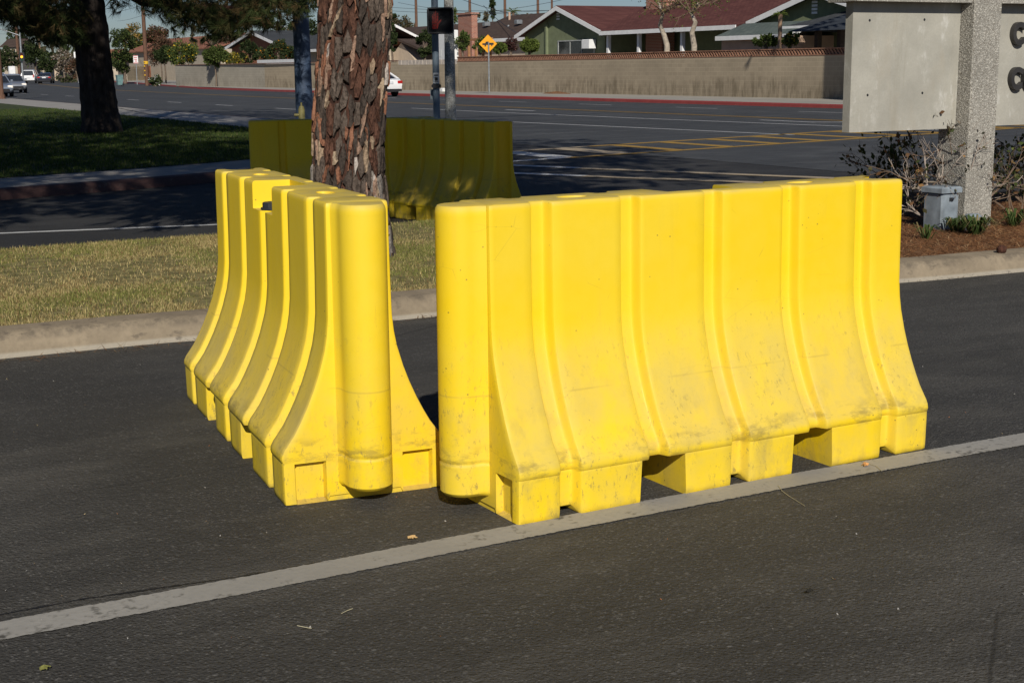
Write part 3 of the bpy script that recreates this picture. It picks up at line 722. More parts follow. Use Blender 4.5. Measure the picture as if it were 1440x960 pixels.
P = np.column_stack([nr.uniform(2, 14, 240000), nr.uniform(19, 60, 240000)]); P = P[pip(P, law + [(-30, 330)])]
P = P[nr.random(len(P)) < np.clip(26/P[:, 1], 0, 1)**1.5]
blades('lawn_grass', P, .055, .06, .016, [(.045, .075, .016), (.07, .10, .025), (.13, .13, .05)], np.array([.5, .38, .12]), 'clipped green lawn grass under the pine')
mpoly = inner[k0:k1+1] + [(inner[k0][0], inner[k1][1])]
P = np.column_stack([nr.uniform(6, 13, 90000), nr.uniform(7.3, 12, 90000)]); P = P[pip(P, mpoly)]
blades('needle_litter', P, .125, .13, .0055, [(.30, .14, .06), (.43, .23, .11), (.14, .06, .03), (.50, .34, .18)], np.array([.4, .25, .25, .1]), 'brown pine needle litter under the concrete sign', 0, True)
P = np.column_stack([nr.uniform(.6, 7, 1500), nr.uniform(8.1, 11.9, 1500)])
blades('grass_litter', P, .13, .16, .004, [(.26, .13, .06), (.36, .24, .12)], np.array([.6, .4]), 'loose brown pine needles lying on the median grass', 0, True)
P = np.column_stack([nr.uniform(.4, 9, 900), 7.9 - np.abs(nr.normal(0, .05, 900))]); P[:, 1] -= np.clip((P[:, 0]-3.8)/4, 0, 1)*.5
blades('gutter_needles', P, .002, .09, .004, [(.22, .11, .05), (.30, .2, .1)], np.array([.6, .4]), 'pine needles gathered along the foot of the median kerb', 0, True)

# ------------------------------------------------------------------ concrete monument sign
sg = basis(empty('monument_sign', (9.0, 8.6, .1), 0, 'concrete monument sign with pebbled column, blank panel and dark letters', 'sign'))
SYF = gp(1363, 321, .124)[1]
colL = ay(1363, 180, SYF)[0]; colR = ay(1401, 180, SYF)[0]; pz = ay(1260, 184, SYF+.155)[2]
ztop = 2.45; zbeam = ay(1300, 3, SYF)[2]
pl = ay(1197, 100, SYF+.155)[0]
MB().bbox(((colL+colR)/2, SYF+.18, .0), colR-colL, .36, ztop+.5, .012).build('column', m_aggr, sg, 30)
def slab(name, x0, x1, z0, z1, yf, th, mat): return MB().box((x0, yf, z0), (x1, yf+th, z1)).build(name, mat, sg)
slab('panel', pl, colL-.002, pz, zbeam, SYF+.155, .085, m_panel)
pzr = ay(1420, 176, SYF+.16)[2]
slab('panel', colR+.002, colR+1.9, pzr, zbeam, SYF+.15, .15, m_panel)
slab('beam', pl-.08, colL-.002, zbeam+.001, zbeam+.32, SYF+.03, .34, m_aggr)
slab('beam', colR+.002, colR+1.95, zbeam+.001, zbeam+.32, SYF+.03, .34, m_aggr)
for (x, y) in ((1223, 29), (1300, 28), (1220, 134), (1297, 131)):
    p = ay(x, y, SYF+.155); MB().tube([(p[0], SYF+.154, p[2]), (p[0], SYF+.159, p[2])], [.011, .011], 10).build('bolt_hole', m_black, sg)
    MB().tube([(p[0], SYF+.149, p[2]), (p[0], SYF+.156, p[2])], [.006, .006], 8).build('bolt', m_dark, sg)
m_letter = M('letter_bronze', (.035, .033, .032), .45, .2, 10, .1, spec=.4)
def letter(ch, cx, cz, h):
    cu_ = bpy.data.curves.new('letter', 'FONT'); cu_.body = ch; cu_.size = h/.70; cu_.extrude = .022; cu_.offset = .011*h/.18; cu_.resolution_u = 6; cu_.align_x = 'LEFT'
    o = bpy.data.objects.new('tmp_letter', cu_); COL.objects.link(o); bpy.context.view_layer.update()
    me = bpy.data.meshes.new_from_object(o.evaluated_get(bpy.context.evaluated_depsgraph_get())); bpy.data.objects.remove(o)
    xs = [v_.co.x for v_ in me.vertices]; x0_, w_ = min(xs), max(xs)-min(xs); me.transform(Matrix.Scale(.142/w_, 4, (1, 0, 0)) @ Matrix.Translation((-x0_, 0, 0)))
    me.transform(Matrix.Rotation(PI/2, 4, 'X')); me.materials.clear()
    l = link_mesh('letter', me, m_letter, sg); l.location = Vector((cx, SYF+.15-.024, cz)) - sg.location; return l
for row, (yb, chs) in enumerate(((62, 'CY'), (125, 'CO'))):
    for k, ch in enumerate(chs):
        p = ay((1420, 1417)[row], yb, SYF+.14); letter(ch, p[0]+k*.160, p[2], .176)

# electrical cabinet behind the bush
m_cab = M('cabinet_grey', (.21, .245, .275), .6, .3, 9, .05, spec=.4)
p = gp(1330, 300, .13); CY_ = SYF-.02; bx = ay(1326, 290, CY_); bx2 = ay(1350, 290, CY_)
cb = basis(empty('utility_cabinet', ((bx[0]+bx2[0])/2, CY_+.12, .12), 0, 'low pale grey utility cabinet behind the bare twigs', 'cabinet'))
ctop = ay(1325, 264, CY_)[2]
MB().bbox(((bx[0]+bx2[0])/2, CY_+.12, .1), bx2[0]-bx[0], .22, ctop-.15, .015).build('cabinet_body', m_cab, cb)
MB().bbox(((bx[0]+bx2[0])/2, CY_+.12, ctop-.05), bx2[0]-bx[0]+.04, .26, .05, .012).build('lid', m_cab, cb)
MB().box(((bx[0]+bx2[0])/2-.02, CY_+.003, ctop-.12), ((bx[0]+bx2[0])/2+.02, CY_+.009, ctop-.09)).build('latch', m_dark, cb)
ba, bb = ay(1365, 290, CY_-.12), ay(1384, 290, CY_-.12)
MB().bbox(((ba[0]+bb[0])/2, CY_-.07, .1), bb[0]-ba[0], .1, .16, .02).build('junction_box', m_cab, cb)

# bare shrub with a few leaves, grass tufts, gourd-like ball, pine cone
def twig(m, p, d, ln, r, depth, tips, spread=.6):
    pts = [np.array(p)]; d = np.array(d, float)
    for k in range(4):
        d = d + nr.normal(0, .13, 3); d /= np.linalg.norm(d); pts.append(pts[-1] + d*ln/4); tips.append((pts[-1], d, depth))
    m.tube(pts, [r, r*.9, r*.8, r*.7, r*.5], 5)
    if depth > 0:
        for k in range(3 if depth > 1 else 2):
            q = pts[rnd.choice((2, 3, 4))]; e = d + nr.normal(0, spread, 3); e[2] += .12; e /= np.linalg.norm(e)
            twig(m, q, e, ln*rnd.uniform(.5, .75), r*.6, depth-1, tips, spread)
def leaf_tris(P, D, size, pal, wts):
    n = len(P); u = D + nr.normal(0, .7, (n, 3)); u /= np.linalg.norm(u, axis=1, keepdims=True); s = np.cross(u, nr.normal(0, 1, (n, 3))); s /= np.linalg.norm(s, axis=1, keepdims=True)
    L = size*nr.uniform(.6, 1.3, (n, 1)); a, b, c, d = P, P+u*L*.5+s*L*.3, P+u*L, P+u*L*.5-s*L*.3
    T = np.concatenate([np.stack([a, b, c], 1), np.stack([a, c, d], 1)]); pal = np.array(pal); k = nr.choice(len(pal), n, p=wts); col = pal[k]*nr.uniform(.75, 1.25, (n, 1))
    return T, np.concatenate([col, col])
m_twig = M('pale_twig', (.36, .30, .25), .85, .25, 20); m_twigb = M('brown_twig', (.16, .11, .075), .85, .3, 20)
def shrub(base, dirs, ln, r, nleaf, label, mat, pal, wts, size=.035):
    sh_ = basis(empty('shrub', tuple(base), 0, label, 'shrub')); tips = []
    for d in dirs:
        m = MB(); twig(m, np.array(base)+nr.normal(0, .03, 3)*np.array([1, 1, 0]), d, ln*rnd.uniform(.8, 1.15), r, 3, tips); m.build('stem', mat, sh_, 60)
    tp = [tips[i] for i in nr.choice(len(tips), nleaf)]; P = np.array([t[0] for t in tp])+nr.normal(0, .02, (nleaf, 3)); D = np.array([t[1] for t in tp])
    T, c = leaf_tris(P, D, size, pal, wts); o = tris('foliage', T-np.array(base), m_leafm, sh_, c); return sh_
DL = [(.05, .065, .02), (.10, .09, .035), (.16, .085, .04), (.03, .03, .015), (.30, .17, .07)]
b = gp(1318, 318, .13); shrub(b, [(.05, .1, 1), (-.5, .1, .9), (.55, .2, .8), (.25, -.3, .9), (-.2, .4, .8), (-.8, .0, .5), (.8, -.2, .45), (.1, -.4, .7)], .46, .009, 260, 'bare pale-twigged shrub in front of the grey cabinet', m_twig, DL, [.15, .25, .3, .2, .1])
b = gp(1342, 316, .13); shrub(b, [(.45, .1, .8), (.6, -.2, .7), (-.5, .1, .7), (.15, .2, 1), (.75, .2, .55)], .52, .009, 300, 'dark-leaved straggly shrub against the pebbled column', m_twigb, DL, [.2, .2, .15, .35, .1], .05)
b = gp(1262, 300, .13); shrub(b, [(.1, .1, 1), (-.4, .1, .8), (.5, .2, .8), (0, .3, 1), (-.3, .5, .7), (.4, .5, .8)], .42, .008, 460, 'low dark green bush beside the end of the sunlit barrier', m_twigb, [(.05, .075, .02), (.09, .10, .03), (.18, .14, .06)], [.5, .35, .15], .055)
b = gp(1425, 300, .13); shrub(b, [(.1, .1, 1), (-.5, .1, .9), (.5, .2, .8), (-.7, .2, .6)], .42, .009, 420, 'leafy green shrub right of the pebbled column', m_twigb, [(.07, .10, .025), (.12, .14, .04), (.2, .13, .05), (.04, .05, .02)], [.35, .25, .2, .2], .05)
b = gp(1440, 286, .13); shrub(b, [(.1, .4, 1), (-.5, .4, .9), (.5, .4, .8), (-.2, .2, .6)], .40, .009, 420, 'taller green shrub under the lettered panel', m_twigb, [(.07, .10, .025), (.12, .14, .04), (.2, .13, .05), (.04, .05, .02)], [.4, .3, .1, .2], .055)
def tuft(px, py, n, h, label):
    b = gp(px, py, .13); T = []; C = []
    for k in range(n):
        a = nr.uniform(0, 2*PI); o = np.array([math.cos(a), math.sin(a), 0]); s = np.array([-o[1], o[0], 0])*.007; p0 = b+o*nr.uniform(0, .05); hh = h*nr.uniform(.5, 1.1); p1 = p0+o*hh*.45+np.array([0, 0, hh*.75]); p2 = p0+o*hh*nr.uniform(.8, 1.2)+np.array([0, 0, hh*nr.uniform(.3, .7)])
        T += [[p0-s, p0+s, p1+s], [p0-s, p1+s, p1-s], [p1-s, p1+s, p2]]; c = np.array([(.045, .075, .018), (.07, .10, .028), (.20, .16, .07)][nr.choice(3, p=[.5, .3, .2])])*nr.uniform(.8, 1.2); C += [c]*3
    o = tris('grass_tuft', np.array(T)-b, m_leafm, None, np.array(C)); o.location = b; return tag(o, label, 'plant', 'green plants round the sign')
tuft(1372, 330, 110, .20, 'arching green grass tuft at the foot of the pebbled column')
tuft(1346, 326, 80, .15, 'small green tuft next to the pale ball')
tuft(1303, 336, 16, .16, 'thin yellowing tuft in the needle litter')
tuft(1424, 318, 70, .18, 'green tuft right of the pebbled column')
tuft(1255, 290, 40, .3, 'dark green strappy tuft beside the barrier end')
for x, y in ((1228, 262), (1240, 258)):
    pass
def ball(name, px, py, z, r, mat, label, cat, lum=0):
    b = gp(px, py, z); m = MB(); rings = [[(b[0]+r*math.sin(t)*math.cos(a)*(1+lum*math.sin(7*a+9*t)), b[1]+r*math.sin(t)*math.sin(a)*(1+lum*math.sin(7*a+9*t)), z+r*.9*(1-math.cos(t))) for a in [2*PI*i/18 for i in range(18)]] for t in [PI*(k+.3)/10.6 for k in range(11)]]
    return tag(m.loft(rings).build(name, mat, None, 60), label, cat)
ball('ball', 1324, 320, .128, .033, M('ball_green', (.38, .42, .17), .6, .15, 20), 'pale green ball lying on the brown needle litter', 'ball')
ball('pine_cone', 1408, 357, .128, .036, M('cone_brown', (.085, .035, .022), .9, .4, 60, .8, 120), 'round brown pine cone near the median kerb', 'pine cone', .16)

# ------------------------------------------------------------------ fallen leaves on the driveway
m_dleaf = M('dry_leaf', (.50, .32, .13), .8, .2, 40, .2); m_dleaf2 = M('dry_leaf_orange', (.55, .27, .09), .8, .2, 40, .2); m_dleaf3 = M('leaf_olive', (.22, .22, .06), .8, .3, 60)
def leaf(px, py, r, rot, mat, label, lobes=5, zoff=.006):
    b = gp(px, py, .0); vs = [(0, 0, .012)]; n = 22
    for i in range(n):
        a = 2*PI*i/n; q = r*(.72+.28*math.cos(lobes*a+1))*(1+rnd.uniform(-.1, .1)); vs.append((q*math.cos(a), q*.62*math.sin(a), .003+.010*abs(math.sin(a*1.5))*rnd.random()))
    fs = [(0, i+1, (i+1) % n+1) for i in range(n)]; n0 = len(vs); vs += [(x, y_, z-.0025) for x, y_, z in vs]; fs += [(n0, n0+(i+1) % n+1, n0+i+1) for i in range(n)] + [(i+1, (i+1) % n+1, n0+(i+1) % n+1, n0+i+1)[::-1] for i in range(n)]
    me = bpy.data.meshes.new('fallen_leaf'); me.from_pydata(vs, [], fs); o = link_mesh('fallen_leaf', me, mat); o.location = (b[0], b[1], zoff); o.rotation_euler = (0, 0, rot); return tag(o, label, 'leaf', 'fallen leaves on the driveway')
leaf(1217, 656, .022, .4, m_dleaf2, 'orange-tan dry leaf lying on the painted line beside the barrier')
leaf(580, 759, .017, -.5, m_dleaf, 'pale tan curled leaf on the asphalt between barrier knuckle and painted line')
leaf(63, 943, .016, .2, m_dleaf3, 'flattened olive leaf on open asphalt in front of the painted line')
leaf(1138, 835, .014, .1, M('leaf_dark', (.02, .018, .014), .9), 'small dark crumpled leaf on the open asphalt before the barrier')
n = 420; P = np.column_stack([nr.uniform(0, 7, n), nr.uniform(2.3, 7.6, n)]); a = nr.uniform(0, 6.28, n); s = nr.uniform(.0016, .0042, n)
T = np.stack([np.column_stack([P[:, 0]+np.cos(a+k)*s, P[:, 1]+np.sin(a+k)*s, np.full(n, .003+.004*(k == 0))]) for k in (0, 2.1, 4.2)], 1)
pal = np.array([(.40, .16, .07), (.42, .33, .18), (.35, .33, .30), (.12, .09, .06)]); tag(tris('asphalt_debris', T, m_needle, None, pal[nr.choice(4, n, p=[.2, .25, .35, .2])]), 'tiny leaf crumbs and grit scattered over the driveway asphalt', 'debris', None, 'stuff')
m_straw = M('straw', (.42, .38, .25), .8)
for pts, lab in ((((418, 879), (428, 881), (438, 883)), 'thin pale straw lying on the asphalt left of the painted line'), (((1094, 682), (1100, 690), (1108, 696), (1132, 711)), 'long curved grass stalk crossing the painted line'), (((1210, 648), (1232, 655), (1240, 662)), 'short dry stalk beside the orange leaf'), (((480, 862), (488, 858), (496, 855)), 'short pale straw before the painted line')):
    Q = [gp(x, y, .006) for x, y in pts]; tag(MB().tube(Q, .001, 5).build('straw', m_straw), lab, 'straw', 'straws on the driveway')

# ------------------------------------------------------------------ poles at the corner
bp = basis(empty('signal_pole', (12.05, 31.9, .05), 0, 'thick tapered slate-blue steel pole in shade left of the big pine', 'pole'))
MB().tube([(12.05, 31.9, .03), (12.04, 31.9, 3), (12.03, 31.9, 8)], [.205, .186, .14], 28).build('shaft', m_bluepole, bp, 60)
MB().tube([(12.05, 31.9, .05), (12.05, 31.9, .09)], [.33, .33], 4).build('base_plate', m_bluepole, bp)
MB().tube([(12.03, 31.9, 6.6), (16, 31.4, 7.0), (22, 31, 7.2)], [.11, .09, .06], 14).build('mast_arm', m_bluepole, bp, 60)
hx = ax(424, 155, 11.6); hy = hx
hd = basis(empty('standpipe', (hx[0], hx[1], .05), 0, 'small olive standpipe beside the blue pole', 'standpipe'))
m_olive = M('standpipe_paint', (.16, .14, .05), .6, .3, 8)
MB().tube([(hx[0], hx[1], .04), (hx[0], hx[1], .62), (hx[0], hx[1], .70)], [.075, .075, .05], 12).build('barrel', m_olive, hd, 50)
MB().tube([(hx[0]-.16, hx[1]+.05, .5), (hx[0]+.05, hx[1]-.02, .5)], [.035, .035], 10).build('outlet', m_olive, hd, 50)
MB().tube([(hx[0], hx[1], .70), (hx[0], hx[1], .78)], [.02, .02], 6).build('stem', m_olive, hd)

PSX, PSY = 12.5, 26.0
pa = ax(613, 100, PSX); PSY = pa[1]
ps = basis(empty('pedestrian_signal', (PSX, PSY, .05), 0, 'pedestrian signal on slim blue-grey pole showing a red hand', 'signal'))
MB().tube([(PSX, PSY, .03), (PSX, PSY, 4.2)], [.068, .066], 20).build('pole', m_greenpole, ps, 60)
MB().tube([(PSX, PSY, .05), (PSX, PSY, .22)], [.13, .10], 16).build('base', m_greenpole, ps, 60)
fwd = np.array([PSX, PSY, 0])/math.hypot(PSX, PSY)*-1; sd = np.array([-fwd[1], fwd[0], 0])          # fwd: towards viewer, sd: viewer's right reversed
# the head faces the crossing over the driveway (towards the viewer's side)
def obox(m, c, u, v, w, su, sv, sw, ch=0):                     # box on axes u (right), v (out), w (up)
    c = np.array(c); pts = lambda o, i: [tuple(c+u*a+v*o+w*b_) for a, b_ in ((-su/2+i+ch, -sw/2+i), (su/2-i-ch, -sw/2+i), (su/2-i, -sw/2+i+ch), (su/2-i, sw/2-i-ch), (su/2-i-ch, sw/2-i), (-su/2+i+ch, sw/2-i), (-su/2+i, sw/2-i-ch), (-su/2+i, -sw/2+i+ch))]
    return m.loft([pts(-sv/2, 0), pts(sv/2, 0)])
rt = sd; upv = np.array([0, 0, 1.0])
hc = np.array(ax(619, 30, PSX)) + fwd*.20; hw_ = 37/CF*np.dot(hc-C0, Fv)
obox(MB(), hc, rt, fwd, upv, hw_, .22, hw_*.98, .05).build('housing', m_black, ps, 30)
m = MB(); o_, i_ = hw_/2, hw_/2-.035
ring = lambda s, o: [tuple(hc+rt*a+upv*b_+fwd*o) for a, b_ in ((-s, -s), (s, -s), (s, s), (-s, s))]
m.loft([ring(o_-.012, .111), ring(o_-.012, .19), ring(i_, .19), ring(i_, .112)], False); m.build('visor', m_black, ps)
scr = NT('signal_lens', .9, .02); wv = scr.N.new('ShaderNodeTexWave'); wv.inputs['Scale'].default_value = 22; wv.bands_direction = 'DIAGONAL'; scr.L.new(scr.pos, wv.inputs[0])
scr.base(scr.mix(wv.outputs[0], (.006, .006, .007), (.03, .03, .032)))
m = MB(); q = [tuple(hc+rt*a+upv*b_+fwd*.116) for a, b_ in ((-i_, -i_), (i_, -i_), (i_, i_), (-i_, i_))]; m.prism(q, fwd*.004); m.build('lens', scr.m, ps)
m_redled = NT('red_led', .5); vv = m_redled.voro(85); m_redled.base((.05, .004, .003)); m_redled.L.new(m_redled.rng(vv, .42, .25, .0, .30), m_redled.b.inputs['Emission Strength']); m_redled.b.inputs['Emission Color'].default_value = (1, .03, .015, 1)
hand = [(-.30, -.42), (-.06, -.42), (.02, -.20), (.17, .02), (.12, .07), (.0, -.06), (.0, .38), (-.05, .40), (-.08, .10), (-.10, .46), (-.15, .46), (-.16, .10), (-.19, .42), (-.24, .42), (-.24, .06), (-.27, .32), (-.31, .32), (-.33, -.1)]
m = MB(); m.prism([tuple(hc + rt*((x-.10)*i_*1.7) + upv*(z_*i_*1.7) + fwd*.121) for x, z_ in hand], fwd*.002); m.build('hand_symbol', m_redled.m, ps)
MB().tube([tuple(hc-fwd*.05+upv*.2), tuple(np.array([PSX, PSY, hc[2]+.2]))], .03, 8).build('bracket', m_black, ps)
MB().tube([tuple(hc-fwd*.05-upv*.19), tuple(np.array([PSX, PSY, hc[2]-.19]))], .03, 8).build('bracket', m_black, ps)
k = np.array(ax(613.5, 110, PSX)) + fwd*.085
obox(MB(), k, rt, fwd, upv, .12, .012, .205, .01).build('button_sign', M('sign_white', (.50, .52, .52), .5, .08), ps)
m = MB(); obox(m, k+fwd*.008-upv*.02, rt, fwd, upv, .06, .003, .07); obox(m, k+fwd*.008+upv*.055, rt, fwd, upv, .085, .003, .022); obox(m, k+fwd*.008-upv*.075, rt, fwd, upv, .08, .003, .016); m.build('pictogram', m_black, ps)
k = np.array(ax(613.5, 121, PSX)) + fwd*.09
obox(MB(), k, rt, fwd, upv, .19, .10, .07, .02).build('push_button', m_black, ps)
k = np.array(ax(607, 133, PSX)) + fwd*.03
obox(MB(), k, rt, fwd, upv, .055, .08, .20, .005).build('button_sign', M('sign_grey', (.14, .17, .19), .5, .2), ps)
CX_ = 13.1; ca = ax(632.5, 90, CX_)
sp = basis(empty('street_light_pole', (ca[0], ca[1], .05), 0, 'speckled round concrete street light pole right of the pedestrian signal', 'pole'))
MB().tube([(ca[0], ca[1], .03), (ca[0], ca[1], 3), (ca[0], ca[1], 8.5)], [.115, .095, .07], 24).build('shaft', m_polec, sp, 60)
MB().tube([(ca[0], ca[1], .05), (ca[0], ca[1], .12)], [.2, .2], 20).build('base', m_polec, sp)
MB().tube([(ca[0], ca[1], 8.3), (ca[0]+1, ca[1], 8.8), (ca[0]+2.4, ca[1], 8.9)], [.05, .04, .035], 10).build('lamp_arm', m_steel, sp, 60)
MB().bbox((ca[0]+2.7, ca[1], 8.82), .7, .25, .12, .04).build('lamp_head', m_steel, sp)

# diamond warning sign over the road
dX = 38.2; db = ax(688, 131, dX)
ds = basis(empty('warning_sign', (dX, db[1], .05), 0, 'yellow diamond warning sign with black truck silhouette before the block wall', 'sign'))
MB().tube([(dX, db[1], .03), (dX, db[1], ax(688, 60, dX)[2])], [.045, .045], 10).build('post', m_steel, ds, 60)
sc_ = np.array(ax(686, 62, dX)) + np.array([-.02, -.06, 0]); f2 = np.array([-.45, -.89, 0]); r2 = np.array([.89, -.45, 0]); hd_ = 12.6/CF*np.dot(sc_-C0, Fv)*1.02
m_dia = M('sign_amber', (.80, .34, .008), .45, .05)
def dia(s, o): return [tuple(sc_+r2*a+upv*b_+f2*o) for a, b_ in ((-s, 0), (-s*.06, -s*.94), (0, -s), (s*.06, -s*.94), (s, 0), (s*.06, s*.94), (0, s), (-s*.06, s*.94))]
MB().loft([dia(hd_, -.004), dia(hd_, .004)]).build('plate', m_dia, ds)
tr = [(-.62, -.10), (-.62, .02), (-.30, .03), (-.22, .13), (.05, .15), (.10, .05), (.60, .06), (.64, -.08), (.50, -.10), (.46, -.20), (.38, -.20), (.34, -.10), (-.20, -.10), (-.26, -.22), (-.36, -.22), (-.40, -.10)]
MB().prism([tuple(sc_+r2*(a*hd_*1.0)+upv*((b_*1.5+.03)*hd_)+f2*.006) for a, b_ in tr], f2*.003).build('truck_silhouette', m_black, ds)

# ------------------------------------------------------------------ block walls
def wallmat(name, c, stain=.6):
    t = NT(name, .9, .15); cb_ = t.N.new('ShaderNodeCombineXYZ'); t.L.new(t.xyz[1], cb_.inputs[0]); t.L.new(t.xyz[2], cb_.inputs[1])
    br = t.N.new('ShaderNodeTexBrick'); br.inputs['Scale'].default_value = 1; br.inputs['Brick Width'].default_value = .4; br.inputs['Row Height'].default_value = .2; br.inputs['Mortar Size'].default_value = .010
    br.inputs['Color1'].default_value = (*c, 1); br.inputs['Color2'].default_value = (*[q*.88 for q in c], 1); br.inputs['Mortar'].default_value = (*[q*1.18 for q in c], 1); t.L.new(cb_.outputs[0], br.inputs[0])
    big = t.noise(.35, 5, (1, 1, 1.6), .6); base = t.mix(t.rng(big, .35, .7, 0, .55), br.outputs[0], [q*.62 for q in c]); base = t.mix(t.rng(t.noise(1.6, 6, (1, 1, .8), .7), .55, .75, 0, .3), base, [q*1.25 for q in c])
    drip = t.math('MULTIPLY', t.rng(t.noise(3.4, 6, (1, 1, .22), .7), .42, .6), t.rng(t.math('ADD', t.xyz[2], t.math('MULTIPLY', t.noise(.5, 4), -1.6)), .20, -.25))
    base = t.mix(t.math('MULTIPLY', drip, stain), base, (c[0]*.30, c[1]*.29, c[2]*.26))
    cap = t.rng(t.xyz[2], 1.74, 1.80); base = t.mix(cap, base, [q*1.05 for q in c]); t.bump(br.outputs['Fac'], .3, -.02)
    return t.base(base)
m_bw = wallmat('block_wall_tan', (.40, .33, .235)); m_bw2 = wallmat('block_wall_tan_lower', (.40, .36, .29), .25)
m_terra = M('terracotta', (.28, .145, .092), .85, .25, 5)
WX = 41.2; yR, yM, yL = 24., ax(643, 100, WX)[1], 141.
wl = basis(empty('block_wall', (WX, 60, .05), 0, 'long tan block wall topped with open terracotta lattice behind the red kerb', 'wall'))
ztw = 1.86
def wprism(a, b, z0, z1, th): return MB().prism([(a[0], a[1], z0), (b[0], b[1], z0), (b[0], b[1], z1), (a[0], a[1], z1)], (th, 0, 0))
wprism((WX, yR), (WX, yM), .0, ztw, .2).build('wall_face', m_bw, wl)
wprism((WX-.02, yR), (WX-.02, yM), ztw+.001, ztw+.045, .24).build('bottom_rail', m_terra, wl)
wprism((WX-.02, yR), (WX-.02, yM), ztw+.27, ztw+.315, .24).build('top_rail', m_terra, wl)
m = MB(); yy = yR
while yy < yM-.2:
    for x0, dy0, dy1 in ((WX+.0, 0, .2), (WX+.08, .2, 0)):
        a0, a1 = yy+dy0, yy+dy1; m.add([(x0, a0-.035, ztw+.04), (x0, a0+.035, ztw+.04), (x0, a1+.035, ztw+.275), (x0, a1-.035, ztw+.275), (x0+.07, a0-.035, ztw+.04), (x0+.07, a0+.035, ztw+.04), (x0+.07, a1+.035, ztw+.275), (x0+.07, a1-.035, ztw+.275)], [(0, 1, 2, 3), (4, 7, 6, 5), (0, 4, 5, 1), (1, 5, 6, 2), (2, 6, 7, 3), (3, 7, 4, 0)])
    yy += .2
o = m.build('lattice', m_terra, wl); o['kind'] = 'stuff'
y2 = ax(560, 100, WX-.3)[1]
w2 = basis(empty('block_wall', (WX, yM+3, .05), 0, 'tan block wall section with a pale screen-block course behind the signal poles', 'wall'))
wprism((WX-.02, yM+.01), (WX-.3, y2), .0, 1.72, .2).build('wall_face', m_bw, w2)
m = MB(); n_ = 16
for k in range(n_):
    a = k/n_; b2 = (k+.88)/n_; A = (WX-.02-.28*a, yM+.01+(y2-yM)*a); B = (WX-.02-.28*b2, yM+.01+(y2-yM)*b2)
    wprism(A, B, 1.722, 2.02, .12).build('screen_block', M('screen_block_pale', (.48, .42, .36), .8, .2, 4) if k == 0 else bpy.data.materials['screen_block_pale'], w2)
w3 = basis(empty('block_wall', (WX-1, 110, .05), 0, 'paler tan block wall with thin brown cap running on behind the lollipop tree', 'wall'))
ysp = ax(372, 100, WX-1.2)[1]; yend = 137.
wprism((WX-.3, y2+.01), (WX-1.2, ysp), .0, 1.93, .2).build('wall_face', m_bw, w3)
wprism((WX-1.2, ysp+.01), (WX-2.3, yend), .0, 1.95, .2).build('wall_face', m_bw2, w3)
wprism((WX-.34, y2+.01), (WX-2.34, yend), 1.955, 2.03, .28).build('cap', M('wall_cap', (.17, .10, .075), .85, .2), w3)
MB().box((WX-2.3, yend, .0), (WX+6, yend+.2, 1.95)).build('wall_face', m_bw2, w3)
pc = ax(783, 130, 40.3); m = MB(); rings = [[(pc[0]+q*math.cos(a)*.9, pc[1]+q*2.6*math.sin(a), z+rnd.uniform(-.015, .015)) for a in [2*PI*i/24 for i in range(24)]] for q, z in ((.55, .04), (.4, .10), (.2, .15), (.03, .17))]; m.loft(rings)
tag(m.build('needle_pile', m_mulch), 'heap of brown pine needles on the pavement under the block wall', 'debris', None, 'stuff')
pb = ax(623, 127, 39.8); tag(MB().bbox((pb[0], pb[1], .05), .3, .55, .22, .08).build('litter_bag', M('paper_white', (.7, .7, .68), .7), None, 40), 'crumpled white bag lying against the block wall', 'litter')

# ------------------------------------------------------------------ houses behind the wall
def gable(m, x0, x1, y0, y1, z0, zr): return m.prism([(x0, y0, z0), (x0, y1, z0), (x0, (y0+y1)/2, zr)], (x1-x0, 0, 0))
def roof_x(e, y0, y1, x0, x1, ze, zr, mat, th=.14, over=.5, trim=None):      # ridge along X, gable ends at x0/x1
    ym = (y0+y1)/2; s = (zr-ze)/(ym-y0); r = MB()
    for sg_ in (-1, 1):
        ye = ym+sg_*((y1-y0)/2+over); zz = ze-s*over
        r.prism([(x0-over, ym, zr+.02), (x0-over, ye, zz+.02), (x0-over, ye, zz+th+.02), (x0-over, ym, zr+th+.02)], (x1-x0+2*over, 0, 0))
    ro = r.build('roof', mat, e)
    if trim:
        t = MB()
        for sg_ in (-1, 1):
            ye = ym+sg_*((y1-y0)/2+over+.02); zz = ze-s*(over+.02); t.prism([(x0-over-.05, ym, zr-.16), (x0-over-.05, ye, zz-.16), (x0-over-.05, ye, zz+th*.8), (x0-over-.05, ym, zr+th*.8)], (.045, 0, 0))
        t.build('barge_board', trim, e)
    return ro
def roof_y(e, x0, x1, y0, y1, ze, zr, mat, th=.14, over=.5, trim=None):      # ridge along Y
    xm = (x0+x1)/2; s = (zr-ze)/(xm-x0); r = MB()
    for sg_ in (-1, 1):
        xe = xm+sg_*((x1-x0)/2+over); zz = ze-s*over
        r.prism([(xm, y0-over, zr), (xe, y0-over, zz), (xe, y0-over, zz+th), (xm, y0-over, zr+th)], (0, y1-y0+2*over, 0))
    ro = r.build('roof', mat, e)
    if trim:
        xe = x0-over; zz = ze-s*over; MB().box((xe-.05, y0-over, zz-.12), (xe-.003, y1+over, zz+th*.9)).build('fascia', trim, e)
        t = MB()
        for sg_ in (-1, 1):
            xe = xm+sg_*((x1-x0)/2+over); t.prism([(xm, y0-over-.05, zr-.1), (xe, y0-over-.05, zz-.1), (xe, y0-over-.05, zz+th*.9), (xm, y0-over-.05, zr+th*.9)], (0, .045, 0))
        t.build('barge_board', trim, e)
    return ro
